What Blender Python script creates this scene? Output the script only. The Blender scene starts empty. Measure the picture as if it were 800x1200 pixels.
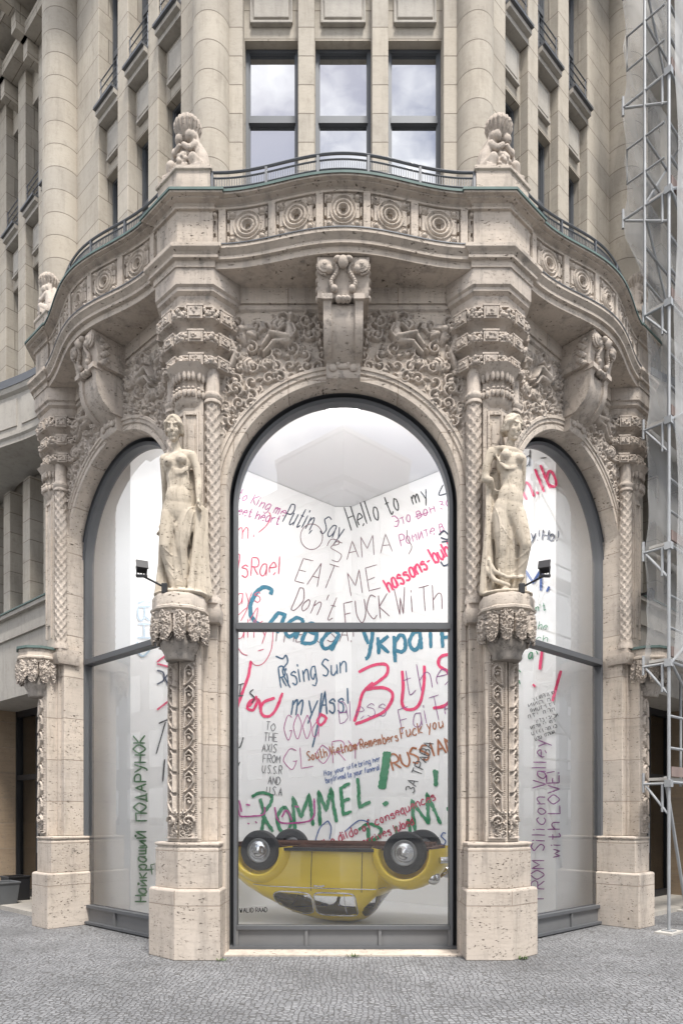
import bpy, bmesh, math, random
import numpy as np
from mathutils import Vector, Matrix
R = math.radians
random.seed(7); rng = np.random.default_rng(7)
scn = bpy.context.scene
col = scn.collection

# ---------------------------------------------------------------- camera, sky, sun, exposure
cd = bpy.data.cameras.new('camera'); cam = bpy.data.objects.new('camera', cd); col.objects.link(cam)
cam.location = (0, 0, 1.65); cam.rotation_euler = (R(90), 0, 0)
cd.sensor_fit = 'HORIZONTAL'; cd.sensor_width = 24; cd.lens = 24
cd.shift_x = -0.0025; cd.shift_y = 0.445; cd.clip_end = 2000
scn.camera = cam
SUN_EL, SUN_AZ = 62, 22           # sun behind the camera, a little to the right
w = bpy.data.worlds.new('World'); scn.world = w; w.use_nodes = True
nt = w.node_tree; bg = nt.nodes['Background']; bg.inputs['Strength'].default_value = 0.072
sky = nt.nodes.new('ShaderNodeTexSky'); sky.sky_type = 'NISHITA'; sky.sun_disc = False
sky.sun_elevation = R(SUN_EL); sky.sun_rotation = R(180 + SUN_AZ); sky.air_density = 1.0; sky.dust_density = 1.5
tc = nt.nodes.new('ShaderNodeTexCoord')
mp = nt.nodes.new('ShaderNodeMapping'); mp.inputs['Scale'].default_value = (1.6, 1.6, 3.0); mp.inputs['Location'].default_value = (.35, .2, .1)
nz = nt.nodes.new('ShaderNodeTexNoise'); nz.inputs['Scale'].default_value = 2.7; nz.inputs['Detail'].default_value = 6; nz.inputs['Roughness'].default_value = .55
cr = nt.nodes.new('ShaderNodeValToRGB'); cr.color_ramp.elements[0].position = .46; cr.color_ramp.elements[1].position = .60
mx = nt.nodes.new('ShaderNodeMixRGB'); mx.inputs[2].default_value = (14.0, 14.2, 14.5, 1)
L = nt.links.new
L(tc.outputs['Generated'], mp.inputs[0]); L(mp.outputs[0], nz.inputs['Vector']); sz = nt.nodes.new('ShaderNodeSeparateXYZ'); L(tc.outputs['Generated'], sz.inputs[0])
ma = nt.nodes.new('ShaderNodeMath'); ma.operation = 'MULTIPLY_ADD'; ma.inputs[1].default_value = -.55; ma.inputs[2].default_value = .34; L(sz.outputs['Z'], ma.inputs[0])
m2_ = nt.nodes.new('ShaderNodeMath'); m2_.operation = 'ADD'; L(nz.outputs['Fac'], m2_.inputs[0]); L(ma.outputs[0], m2_.inputs[1]); L(m2_.outputs[0], cr.inputs[0])
L(cr.outputs[0], mx.inputs[0]); L(sky.outputs[0], mx.inputs[1]); L(mx.outputs[0], bg.inputs['Color'])
sd = bpy.data.lights.new('sun', 'SUN'); sd.energy = 2.7; sd.angle = R(14); sd.color = (1, .955, .89)
so = bpy.data.objects.new('sun', sd); col.objects.link(so); so.rotation_euler = (R(90 - SUN_EL), 0, R(SUN_AZ)); so.location = (0, -10, 40)
scn.view_settings.view_transform = 'Standard'; scn.view_settings.look = 'None'
scn.view_settings.gamma = 1; scn.view_settings.exposure = 1.17; scn.view_settings.use_curve_mapping = False
scn.cycles.max_bounces = 8; scn.cycles.transparent_max_bounces = 16; scn.cycles.use_denoising = True

# ---------------------------------------------------------------- mesh helpers
class MB:
    def __init__(s): s.v = []; s.f = []
    def add(s, vs, fs):
        o = len(s.v); s.v.extend([tuple(p) for p in vs]); s.f.extend([tuple(i + o for i in f) for f in fs]); return s
    def box(s, x0, x1, y0, y1, z0, z1, M=None):
        vs = [(x, y, z) for z in (z0, z1) for y in (y0, y1) for x in (x0, x1)]
        if M is not None: vs = [M @ Vector(p) for p in vs]
        return s.add(vs, [(0, 2, 3, 1), (4, 5, 7, 6), (0, 1, 5, 4), (2, 6, 7, 3), (0, 4, 6, 2), (1, 3, 7, 5)])
    def prism(s, poly, z0, z1): return s.loft([[(p[0], p[1], z) for p in poly] for z in (z0, z1)])
    def loft(s, rings, caps=True, closed=True):
        n = len(rings[0]); vs = [p for r in rings for p in r]; fs = []
        for i in range(len(rings) - 1):
            for j in range(n if closed else n - 1):
                k = (j + 1) % n
                fs.append((i * n + j, i * n + k, (i + 1) * n + k, (i + 1) * n + j))
        if caps: fs.append(tuple(range(n))[::-1]); fs.append(tuple((len(rings) - 1) * n + j for j in range(n)))
        return s.add(vs, fs)
    def tube(s, pts, r, n=8, caps=True, r1=None):
        pts = [Vector(p) for p in pts]; rings = []; m = len(pts)
        for i, p in enumerate(pts):
            d = (pts[min(i + 1, m - 1)] - pts[max(i - 1, 0)]).normalized()
            a = d.cross(Vector((0, 0, 1)));
            if a.length < 1e-3: a = Vector((1, 0, 0))
            a.normalize(); b = d.cross(a)
            rr = r if r1 is None else r + (r1 - r) * i / (m - 1)
            rings.append([p + a * rr * math.cos(2 * math.pi * k / n) + b * rr * math.sin(2 * math.pi * k / n) for k in range(n)])
        return s.loft(rings, caps)
    def lathe(s, prof, c=(0, 0, 0), n=32, axis='z', a0=0, a1=360):
        rings = []; full = abs(a1 - a0) >= 360; m = n if full else n + 1
        for r, h in prof:
            ring = []
            for k in range(m):
                a = R(a0 + (a1 - a0) * k / n); x, y = r * math.cos(a), r * math.sin(a)
                ring.append((c[0] + x, c[1] + y, c[2] + h) if axis == 'z' else ((c[0] + x, c[1] + h, c[2] + y) if axis == 'y' else (c[0] + h, c[1] + x, c[2] + y)))
            rings.append(ring)
        return s.loft(rings, full, full)
    def ell(s, c, r, M=None, n=14, m=9):
        if not hasattr(r, '__len__'): r = (r, r, r)
        vs = []; fs = []
        for i in range(1, m):
            t = math.pi * i / m
            for k in range(n):
                a = 2 * math.pi * k / n
                p = Vector((r[0] * math.sin(t) * math.cos(a), r[1] * math.sin(t) * math.sin(a), r[2] * math.cos(t)))
                if M is not None: p = M @ p
                vs.append(p + Vector(c))
        top = Vector((0, 0, r[2])); bot = -top
        if M is not None: top = M @ top; bot = M @ bot
        vs += [top + Vector(c), bot + Vector(c)]; T = len(vs) - 2
        for i in range(m - 2):
            for k in range(n): fs.append((i * n + k, (i + 1) * n + k, (i + 1) * n + (k + 1) % n, i * n + (k + 1) % n))
        for k in range(n):
            fs.append((T, k, (k + 1) % n)); fs.append((T + 1, (m - 2) * n + (k + 1) % n, (m - 2) * n + k))
        return s.add(vs, fs)
    def cap(s, p0, r0, p1, r1, n=12):          # tapered capsule
        p0, p1 = Vector(p0), Vector(p1); d = p1 - p0; ln = d.length; d.normalize()
        q = Vector((0, 0, 1)).rotation_difference(d).to_matrix(); rings = []
        for k in range(1, 5): a = math.pi / 2 * k / 4; rings.append((r0 * math.sin(a), -r0 * math.cos(a)))
        for k in range(0, 4): a = math.pi / 2 * k / 4; rings.append((r1 * math.cos(a), ln + r1 * math.sin(a)))
        return s.loft([[p0 + q @ Vector((r * math.cos(2 * math.pi * j / n), r * math.sin(2 * math.pi * j / n), h)) for j in range(n)] for r, h in rings])
    def chain(s, pts, n=12):                   # [(x,y,z,r),...]
        for a, b in zip(pts, pts[1:]): s.cap(a[:3], a[3], b[:3], b[3], n)
        return s
    def grid(s, fn, nu, nv, keep=None):
        vs = [fn(i, j) for j in range(nv + 1) for i in range(nu + 1)]; fs = []
        for j in range(nv):
            for i in range(nu):
                if keep is None or keep(i, j): fs.append((j * (nu + 1) + i, j * (nu + 1) + i + 1, (j + 1) * (nu + 1) + i + 1, (j + 1) * (nu + 1) + i))
        return s.add(vs, fs)
    def xf(s, M):
        s.v = [tuple(M @ Vector(p)) for p in s.v]; return s
    def mesh(s, name, mat, smooth=None, fix=True, uv=True):
        me = bpy.data.meshes.new(name); me.from_pydata([tuple(p) for p in s.v], [], s.f); me.validate()
        if fix:
            bm = bmesh.new(); bm.from_mesh(me)
            lo = [v for v in bm.verts if not v.link_faces]
            if lo: bmesh.ops.delete(bm, geom=lo, context='VERTS')
            bmesh.ops.recalc_face_normals(bm, faces=bm.faces); bm.to_mesh(me); bm.free()
        finish(me, mat, smooth, uv); return me
def finish(me, mat, smooth=None, uv=True):
    if mat is not None: me.materials.append(mat)
    if smooth is not None:
        me.polygons.foreach_set('use_smooth', [True] * len(me.polygons))
        if smooth < 180: me.set_sharp_from_angle(angle=R(smooth))
    if uv and len(me.polygons) < 60000:
        u = me.uv_layers.new(name='box')
        n_l = len(me.loops); vi = np.empty(n_l, np.int32); me.loops.foreach_get('vertex_index', vi)
        co = np.empty(len(me.vertices) * 3); me.vertices.foreach_get('co', co); co = co.reshape(-1, 3)[vi]
        npol = len(me.polygons); nr = np.empty(npol * 3); me.polygons.foreach_get('normal', nr); nr = nr.reshape(-1, 3)
        lt = np.empty(npol, np.int32); me.polygons.foreach_get('loop_total', lt); nr = np.repeat(nr, lt, axis=0)
        t = np.stack([-nr[:, 1], nr[:, 0]], 1); ln = np.linalg.norm(t, axis=1); up = np.abs(nr[:, 2]) > .75
        t = t / np.maximum(ln, 1e-6)[:, None]
        uu = np.where(up, co[:, 0], co[:, 0] * t[:, 0] + co[:, 1] * t[:, 1]); vv = np.where(up, co[:, 1], co[:, 2])
        u.data.foreach_set('uv', np.stack([uu, vv], 1).ravel())
def tag(o, label=None, cat=None, group=None, kind=None):
    if label: o['label'] = label
    if cat: o['category'] = cat
    if group: o['group'] = group
    if kind: o['kind'] = kind
    return o
def link(name, me, parent=None, loc=(0, 0, 0), rz=0, bevel=0, scale=None):
    o = bpy.data.objects.new(name, me); col.objects.link(o); o.location = loc; o.rotation_euler = (0, 0, rz)
    if scale: o.scale = scale
    if parent: o.parent = parent
    if bevel:
        b = o.modifiers.new('bevel', 'BEVEL'); b.width = bevel; b.segments = 2; b.limit_method = 'ANGLE'; b.angle_limit = R(40)
    return o
def empty(name, loc=(0, 0, 0), rz=0, parent=None): return link(name, None, parent, loc, rz)
def sculpt(mb, name, mat, vox=.008, sm=4, noise=0):
    me = bpy.data.meshes.new(name); me.from_pydata([tuple(p) for p in mb.v], [], mb.f)
    bm = bmesh.new(); bm.from_mesh(me); bmesh.ops.recalc_face_normals(bm, faces=bm.faces); bm.to_mesh(me); bm.free()
    o = bpy.data.objects.new('tmp', me); col.objects.link(o)
    m = o.modifiers.new('r', 'REMESH'); m.mode = 'VOXEL'; m.voxel_size = vox
    if sm: k = o.modifiers.new('s', 'SMOOTH'); k.iterations = sm; k.factor = .5
    dg = bpy.context.evaluated_depsgraph_get(); dg.update()
    out = bpy.data.meshes.new_from_object(o.evaluated_get(dg)); out.name = name
    bpy.data.objects.remove(o); bpy.data.meshes.remove(me)
    out.materials.clear(); finish(out, mat, 180, False); return out

# ---------------------------------------------------------------- materials
def newmat(name):
    m = bpy.data.materials.new(name); m.use_nodes = True; return m, m.node_tree, m.node_tree.nodes['Principled BSDF']
def plain(name, c, rough=.6, metal=0, noise=0.0, sc=8, bump=0, spec=.5):
    m, t, b = newmat(name); b.inputs['Roughness'].default_value = rough; b.inputs['Metallic'].default_value = metal
    b.inputs['Specular IOR Level'].default_value = spec
    b.inputs['Base Color'].default_value = (*c, 1)
    if noise:
        g = t.nodes.new('ShaderNodeNewGeometry'); n = t.nodes.new('ShaderNodeTexNoise'); n.inputs['Scale'].default_value = sc; n.inputs['Detail'].default_value = 5
        x = t.nodes.new('ShaderNodeMixRGB'); x.inputs[1].default_value = (*[k * (1 - noise) for k in c], 1); x.inputs[2].default_value = (*[min(1, k * (1 + noise)) for k in c], 1)
        t.links.new(g.outputs['Position'], n.inputs['Vector']); t.links.new(n.outputs['Fac'], x.inputs[0]); t.links.new(x.outputs[0], b.inputs['Base Color'])
        if bump:
            bu = t.nodes.new('ShaderNodeBump'); bu.inputs['Strength'].default_value = bump; bu.inputs['Distance'].default_value = .01
            t.links.new(n.outputs['Fac'], bu.inputs['Height']); t.links.new(bu.outputs[0], b.inputs['Normal'])
    return m
def stone(name, c0, c1, pits=.5, joint=None, joint_c=(.2, .17, .14), grime=.35, grime_c=(.17, .155, .14), bed=1.0, fine=1.0, speck=.25):
    m, t, b = newmat(name); N = t.nodes.new; K = t.links.new
    b.inputs['Roughness'].default_value = .85; b.inputs['Specular IOR Level'].default_value = .25
    g = N('ShaderNodeNewGeometry')
    def noise(scale, sc3=(1, 1, 1), det=5, rough=.6):
        mp = N('ShaderNodeMapping'); mp.inputs['Scale'].default_value = sc3; K(g.outputs['Position'], mp.inputs[0])
        n = N('ShaderNodeTexNoise'); n.inputs['Scale'].default_value = scale; n.inputs['Detail'].default_value = det; n.inputs['Roughness'].default_value = rough
        K(mp.outputs[0], n.inputs['Vector']); return n.outputs['Fac']
    def ramp(v, a, bb):
        r = N('ShaderNodeMapRange'); r.inputs[1].default_value = a; r.inputs[2].default_value = bb; K(v, r.inputs[0]); return r.outputs[0]
    def mul(a, k):
        q = N('ShaderNodeMath'); q.operation = 'MULTIPLY'; K(a, q.inputs[0])
        if hasattr(k, 'links'): K(k, q.inputs[1])
        else: q.inputs[1].default_value = k
        return q.outputs[0]
    def mix(f, a, c):
        x = N('ShaderNodeMixRGB'); K(f, x.inputs[0])
        if isinstance(a, tuple): x.inputs[1].default_value = (*a, 1)
        else: K(a, x.inputs[1])
        x.inputs[2].default_value = (*c, 1); return x.outputs[0]
    base = mix(ramp(noise(.9, det=6), .3, .7), c0, c1)
    base = mix(mul(ramp(noise(2.2, (1, 1, 11), 4), .45, .75), .42 * bed), base, tuple(k * .74 for k in c1))
    base = mix(mul(ramp(noise(14, (1, 1, 2.4), 6, .75), .5, .9), .4 * fine), base, tuple(k * .5 for k in c1))
    base = mix(mul(ramp(noise(3.1, (2.4, 2.4, .35), 6, .7), .5, .72), grime), base, grime_c)
    base = mix(mul(ramp(noise(1.4, det=7), .56, .72), grime * .55), base, tuple(k * .8 for k in grime_c))
    base = mix(mul(ramp(noise(8, (1, 1, .8), 7, .72), .54, .66), speck), base, tuple(k * 1.1 for k in grime_c))
    base = mix(mul(ramp(noise(.7, (1, 1, 1), 4), .52, .7), .35), base, (c0[0] * 1.12, c0[1] * 1.14, c0[2] * 1.18))
    def mx_(a, c):
        q = N('ShaderNodeMath'); q.operation = 'MAXIMUM'; K(a, q.inputs[0]); K(c, q.inputs[1]); return q.outputs[0]
    pit = mx_(mul(ramp(noise(26, (1, 1, 2.4), 3, .55), .62, .67), ramp(noise(2.6, (1, 1, 5), 3), .46, .54)), mul(ramp(noise(11, (1, 1, 3.2), 4, .6), .65, .69), ramp(noise(1.7, (1, 1, 4), 3), .47, .55)))
    base = mix(mul(pit, pits), base, (.085, .07, .055))
    h = None
    bu = N('ShaderNodeBump'); bu.inputs['Strength'].default_value = .55; bu.inputs['Distance'].default_value = .006
    K(noise(30, (1, 1, 2), 5, .7), bu.inputs['Height'])
    b2 = N('ShaderNodeBump'); b2.invert = True; b2.inputs['Strength'].default_value = .8 * min(1, pits + .1); b2.inputs['Distance'].default_value = .012
    K(pit, b2.inputs['Height']); K(bu.outputs[0], b2.inputs['Normal']); last = b2
    if joint:
        uv = N('ShaderNodeUVMap'); uv.uv_map = 'box'
        br = N('ShaderNodeTexBrick'); K(uv.outputs[0], br.inputs['Vector']); br.inputs['Scale'].default_value = 1
        br.inputs['Brick Width'].default_value = joint[0]; br.inputs['Row Height'].default_value = joint[1]; br.inputs['Mortar Size'].default_value = joint[2]
        br.inputs['Mortar Smooth'].default_value = .2; br.inputs['Bias'].default_value = 0
        br.inputs['Color1'].default_value = (0.87, .875, .885, 1); br.inputs['Color2'].default_value = (1.07, 1.06, 1.04, 1); br.inputs['Mortar'].default_value = (1, 1, 1, 1)
        x = N('ShaderNodeMixRGB'); x.blend_type = 'MULTIPLY'; x.inputs[0].default_value = .8; K(base, x.inputs[1]); K(br.outputs['Color'], x.inputs[2])
        base = mix(mul(br.outputs['Fac'], .8), x.outputs[0], joint_c)
        b3 = N('ShaderNodeBump'); b3.invert = True; b3.inputs['Strength'].default_value = .9; b3.inputs['Distance'].default_value = .012
        K(br.outputs['Fac'], b3.inputs['Height']); K(last.outputs[0], b3.inputs['Normal']); last = b3
    K(base, b.inputs['Base Color']); K(last.outputs[0], b.inputs['Normal']); return m
TRAV = stone('travertine', (.54, .475, .41), (.43, .37, .31), pits=.9, grime=.72)
TRAVJ = stone('travertine_blocks', (.555, .49, .425), (.455, .393, .332), pits=1.0, joint=(1.3, .62, .006), joint_c=(.27, .22, .18), grime=.5)
CARV = stone('carved_travertine', (.51, .45, .393), (.39, .335, .285), pits=.6, grime=.65, bed=.6, speck=.75)
STAT = stone('statue_stone', (.55, .485, .40), (.44, .38, .30), pits=.85, grime=.42, grime_c=(.17, .14, .105), bed=.2, speck=.6)
LIME = stone('ashlar_limestone', (.46, .42, .36), (.375, .335, .28), pits=.12, joint=(.95, .36, .006), joint_c=(.15, .125, .1), grime=.34, bed=.25, grime_c=(.16, .14, .115))
LIMEC = stone('column_limestone', (.46, .42, .36), (.38, .34, .285), pits=.12, joint=(50, .36, .006), joint_c=(.15, .125, .1), grime=.34, bed=.25, grime_c=(.16, .14, .115))
LIMEP = stone('panel_limestone', (.41, .385, .345), (.34, .315, .28), pits=.1, grime=.4, bed=.2)
WTRAV = stone('brown_travertine', (.36, .275, .19), (.28, .21, .145), pits=.5, joint=(.9, .5, .006), joint_c=(.3, .25, .2), grime=.2)
FRAME = plain('window_metal', (.085, .089, .096), .55, .0, .12, 3)
UFRAME = plain('upper_window_metal', (.09, .098, .11), .5, .2)
KICK = plain('kick_metal', (.15, .152, .155), .5, .2, .12, 4)
LEAD = plain('lead_grey', (.10, .105, .115), .5, .3, .2, 6)
COPPER = plain('patina_copper', (.09, .135, .125), .7, .1, .35, 9)
BLACK = plain('black_metal', (.02, .02, .022), .45, .2)
def glassmat(name, refl, tint=(.97, .98, .985), dark=None):
    m = bpy.data.materials.new(name); m.use_nodes = True; t = m.node_tree; t.nodes.remove(t.nodes['Principled BSDF'])
    out = t.nodes['Material Output']; x = t.nodes.new('ShaderNodeMixShader'); gl = t.nodes.new('ShaderNodeBsdfGlossy'); gl.inputs['Roughness'].default_value = .0
    fr = t.nodes.new('ShaderNodeFresnel'); fr.inputs['IOR'].default_value = 1.5
    ad = t.nodes.new('ShaderNodeMath'); ad.operation = 'ADD'; ad.inputs[1].default_value = refl; ad.use_clamp = True; t.links.new(fr.outputs[0], ad.inputs[0])
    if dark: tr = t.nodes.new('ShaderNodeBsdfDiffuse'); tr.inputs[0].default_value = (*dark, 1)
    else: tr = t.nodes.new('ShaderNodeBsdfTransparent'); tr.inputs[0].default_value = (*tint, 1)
    if dark:                                     # slightly wavy old panes
        g = t.nodes.new('ShaderNodeNewGeometry'); n = t.nodes.new('ShaderNodeTexNoise'); n.inputs['Scale'].default_value = 1.3
        bu = t.nodes.new('ShaderNodeBump'); bu.inputs['Strength'].default_value = .12; bu.inputs['Distance'].default_value = .02
        t.links.new(g.outputs['Position'], n.inputs['Vector']); t.links.new(n.outputs['Fac'], bu.inputs['Height']); t.links.new(bu.outputs[0], gl.inputs['Normal'])
    t.links.new(ad.outputs[0], x.inputs[0]); t.links.new(tr.outputs[0], x.inputs[1]); t.links.new(gl.outputs[0], x.inputs[2]); t.links.new(x.outputs[0], out.inputs[0]); return m
GLASS = glassmat('shop_glass', .105)
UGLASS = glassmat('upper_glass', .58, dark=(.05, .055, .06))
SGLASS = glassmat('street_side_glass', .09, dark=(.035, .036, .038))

# ---------------------------------------------------------------- bay frames
AL = R(42); C0 = Vector((-1.918, 7.75)); DD = Vector((-math.cos(AL), math.sin(AL)))
ROOT = Vector((0, 8.37, 0))
oL = C0 + DD * 1.918
BAYS = {'c': (Vector((0, 7.75, 0)), 0.0), 'l': (Vector((oL.x, oL.y, 0)), -AL), 'r': (Vector((-oL.x, oL.y, 0)), AL)}
def bw(k, u, wv, z=0):
    o, a = BAYS[k]; return Vector((o.x + u * math.cos(a) - wv * math.sin(a), o.y + u * math.sin(a) + wv * math.cos(a), z))
root = empty('corner_building', ROOT)
tag(root, 'ornate travertine corner building with three arched shop windows, pillars and a bowed balcony', 'building')
def bpart(name, me, k, bevel=0):
    o, a = BAYS[k]; return link(name, me, root, o - ROOT, a, bevel)
HB = math.cos(AL / 2), math.sin(AL / 2)
ARZ, ARR = 5.42, 1.385
# ---------------------------------------------------------------- carved relief height fields
class HF:
    def __init__(s, x0, x1, z0, z1, res):
        s.nx = int((x1 - x0) / res); s.nz = int((z1 - z0) / res); s.x = np.linspace(x0, x1, s.nx + 1); s.z = np.linspace(z0, z1, s.nz + 1)
        s.X, s.Z = np.meshgrid(s.x, s.z); s.H = np.zeros_like(s.X); s.res = res
    def _win(s, a0, a1, b0, b1):
        i0 = max(0, np.searchsorted(s.x, a0) - 1); i1 = min(s.nx + 1, np.searchsorted(s.x, a1) + 1)
        j0 = max(0, np.searchsorted(s.z, b0) - 1); j1 = min(s.nz + 1, np.searchsorted(s.z, b1) + 1); return slice(j0, j1), slice(i0, i1)
    def cap(s, p, q, r0, r1, h, base=0):
        rm = max(r0, r1); W = s._win(min(p[0], q[0]) - rm, max(p[0], q[0]) + rm, min(p[1], q[1]) - rm, max(p[1], q[1]) + rm)
        X, Z = s.X[W], s.Z[W]
        if X.size == 0: return
        dx, dz = q[0] - p[0], q[1] - p[1]; l2 = dx * dx + dz * dz + 1e-9
        t = np.clip(((X - p[0]) * dx + (Z - p[1]) * dz) / l2, 0, 1); d = np.hypot(X - p[0] - t * dx, Z - p[1] - t * dz); r = r0 + (r1 - r0) * t
        s.H[W] = np.maximum(s.H[W], np.where(d < r, base + h * np.sqrt(np.clip(1 - (d / r) ** 2, 0, 1)), -9))
    def curve(s, pts, r0, r1, h, base=0):
        n = len(pts) - 1
        for i in range(n): s.cap(pts[i], pts[i + 1], r0 + (r1 - r0) * i / n, r0 + (r1 - r0) * (i + 1) / n, h, base)
    def spiral(s, cx, cz, rad, turns, a0, sgn, th, h, base=0):
        n = int(22 * turns); s.curve([(cx + rad * (1 - .92 * i / n) * math.cos(a0 + sgn * 2 * math.pi * turns * i / n), cz + rad * (1 - .92 * i / n) * math.sin(a0 + sgn * 2 * math.pi * turns * i / n)) for i in range(n + 1)], th, th * .75, h, base)
        s.ell(cx, cz, th * 1.3, th * 1.3, 0, h * 1.15, base)
    def ell(s, cx, cz, a, b, rot, h, base=0, ribs=0):
        m = max(a, b); W = s._win(cx - m, cx + m, cz - m, cz + m); X, Z = s.X[W] - cx, s.Z[W] - cz
        if X.size == 0: return
        c, sn = math.cos(rot), math.sin(rot); u = (X * c + Z * sn) / a; v = (-X * sn + Z * c) / b; d = u * u + v * v
        k = base + h * np.sqrt(np.clip(1 - d, 0, 1))
        if ribs: k = k - h * .35 * (np.abs(np.sin((u * 1.3 + np.abs(v) * .9) * ribs)) < .4)
        s.H[W] = np.maximum(s.H[W], np.where(d < 1, k, -9))
    def ring(s, cx, cz, r, th, h, base=0, a=1.0):
        n = 40; s.curve([(cx + r * a * math.cos(2 * math.pi * i / n), cz + r * math.sin(2 * math.pi * i / n)) for i in range(n + 1)], th, th, h, base)
    def rect(s, x0, x1, z0, z1, h):
        W = (s.X >= x0) & (s.X <= x1) & (s.Z >= z0) & (s.Z <= z1); s.H[W] = np.maximum(s.H[W], h)
    def cut(s, x0, x1, z0, z1, h):
        W = (s.X >= x0) & (s.X <= x1) & (s.Z >= z0) & (s.Z <= z1); s.H[W] = h
    def cutell(s, cx, cz, a, b, h):
        W = ((s.X - cx) / a) ** 2 + ((s.Z - cz) / b) ** 2 < 1; s.H[W] = h
    def mb(s, fn, keep=None):
        H = s.H; m = MB(); m.grid(lambda i, j: fn(s.x[i], s.z[j], H[j, i]), s.nx, s.nz, keep); return m
def foliage(hf, x0, x1, z0, z1, step, rs, h, ok=lambda x, z: True):
    z = z0
    while z < z1:
        x = x0
        while x < x1:
            px, pz = x + rs.uniform(-.3, .3) * step, z + rs.uniform(-.3, .3) * step
            if ok(px, pz):
                a = rs.uniform(0, 6.28); sg = rs.choice([-1, 1]); rad = step * rs.uniform(.38, .56)
                hf.spiral(px, pz, rad, rs.uniform(1.0, 1.5), a, sg, step * .115, h * rs.uniform(.7, 1))
                for q in range(rs.randint(2, 4)):
                    b = rs.uniform(0, 6.28); lx, lz = px + math.cos(b) * rad * 1.15, pz + math.sin(b) * rad * 1.15
                    hf.ell(lx, lz, step * .3, step * .13, b + rs.uniform(-.8, .8), h * rs.uniform(.6, 1), 0, 5)
            x += step
        z += step
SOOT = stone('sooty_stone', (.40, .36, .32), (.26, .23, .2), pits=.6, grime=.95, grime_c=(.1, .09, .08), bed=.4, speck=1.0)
# spandrel relief, right half (u>0); mirrored for the other half
hf = HF(.24, 1.60, 5.3, 7.69, .0085); rs = random.Random(3)
figok = lambda x, z: ((x - .73) / .2) ** 2 + ((z - 7.34) / .16) ** 2 > 1
foliage(hf, .26, 1.6, 5.35, 7.66, .165, rs, .05, figok)
for i in range(46):
    x, z = rs.uniform(.28, 1.55), rs.uniform(5.6, 7.6)
    if figok(x, z): hf.ell(x, z, rs.uniform(.05, .09), rs.uniform(.025, .045), rs.uniform(0, 3.1), rs.uniform(.03, .05), 0, 5)
hf.ell(.79, 7.47, .10, .105, .2, .055, 0, 4); hf.ell(1.16, 7.37, .15, .13, .4, .06, 0, 3); hf.ell(1.2, 7.40, .05, .04, 0, .03, .05); hf.ell(1.09, 7.33, .05, .03, .5, .03, .05)
hf.ell(1.14, 7.0, .09, .11, .3, .06, 0, 4); hf.ell(.93, 7.02, .11, .07, -.5, .05, 0, 5)
f = .05                                          # reclining figure
_c, _e = hf.cap, hf.ell; T8 = lambda p: (.68 + (p[0] - .68) * .82, 7.36 + (p[1] - 7.36) * .82)
hf.cap = lambda p, q, r0, r1, h, base=0: _c(T8(p), T8(q), r0 * .8, r1 * .8, h, base); hf.ell = lambda x, z, a, b, rot, h, base=0, ribs=0: _e(*T8((x, z)), a * .82, b * .82, rot, h, base, ribs)
hf.cap((.61, 7.34), (.64, 7.46), .075, .07, .085); hf.ell(.61, 7.575, .052, .062, 0, .1); hf.ell(.60, 7.61, .062, .045, 0, .085); hf.cap((.62, 7.5), (.615, 7.55), .03, .03, .07)
hf.cap((.62, 7.29), (.64, 7.36), .08, .07, .085); hf.cap((.66, 7.28), (.9, 7.33), .07, .052, .1); hf.cap((.9, 7.33), (1.02, 7.15), .05, .03, .085); hf.cap((.64, 7.24), (.86, 7.22), .065, .05, .08); hf.cap((.86, 7.22), (1.0, 7.06), .046, .028, .075)
hf.ell(1.04, 7.11, .06, .028, -.5, .07); hf.cap((.58, 7.46), (.53, 7.36), .038, .03, .09); hf.cap((.53, 7.36), (.60, 7.26), .03, .024, .09); hf.cap((.69, 7.45), (.79, 7.36), .036, .028, .1); hf.cap((.79, 7.36), (.87, 7.42), .027, .022, .1)
hf.cap, hf.ell = _c, _e
hf.curve([(1.33, 7.66), (1.35, 7.5), (1.34, 7.3), (1.28, 7.12), (1.33, 6.98), (1.40, 6.86)], .045, .035, .055, .01)
hf.rect(.24, 1.6, 7.655, 7.69, .03); hf.rect(1.41, 1.6, 5.3, 7.69, .035)
hf.H = hf.H * 1.5 - .012; hf.H += rng.normal(0, .0012, hf.H.shape)
def spandrel(sgn):
    return hf.mb(lambda x, z, h: (sgn * x, .378 - h, z), lambda i, j: math.hypot(hf.x[i], hf.z[j] - ARZ) > 1.545 and not (abs(hf.x[i]) < .0)).mesh('relief', CARV, 180, fix=False, uv=False)
REL = {1: spandrel(-1), -1: spandrel(1)}
# pillar ornament panel (u 0..0.2, z 0..2.1)
pf = HF(0, .21, 0, 2.12, .0055)
pf.rect(0, .008, 0, 2.12, .012)
for z in np.arange(.02, 2.12, .024): pf.ell(.187, z, .0115, .0115, 0, .02)
for z in np.arange(.02, 2.12, .024): pf.ell(.022, z, .006, .010, 0, .012)
for i in range(7):
    z = .42 + i * .245
    pf.curve([(.05, z - .13), (.06, z - .06), (.065, z + .06), (.105, z + .105), (.15, z + .06), (.155, z - .02), (.12, z - .08), (.06, z - .13)], .013, .010, .034)
    pf.spiral(.108, z + .01, .04, 1.3, 2.5, -1, .0085, .028); pf.ell(.107, z + .0, .02, .028, .3, .03)
    pf.curve([(.13, z - .1), (.16, z - .12), (.17, z - .09)], .008, .006, .022); pf.ell(.165, z + .11, .013, .02, .6, .024)
foliage(pf, .03, .17, .05, .32, .075, random.Random(5), .03)
pf.spiral(.10, .2, .07, 1.2, 0, 1, .014, .04); pf.rect(0, .21, 0, .012, .02)
pf.H *= 1.6; pf.H += rng.normal(0, .0008, pf.H.shape)
c_, s_ = HB
def PP(u, wv, sg=1): return (sg * (u * c_ - wv * s_), u * s_ + wv * c_)
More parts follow.
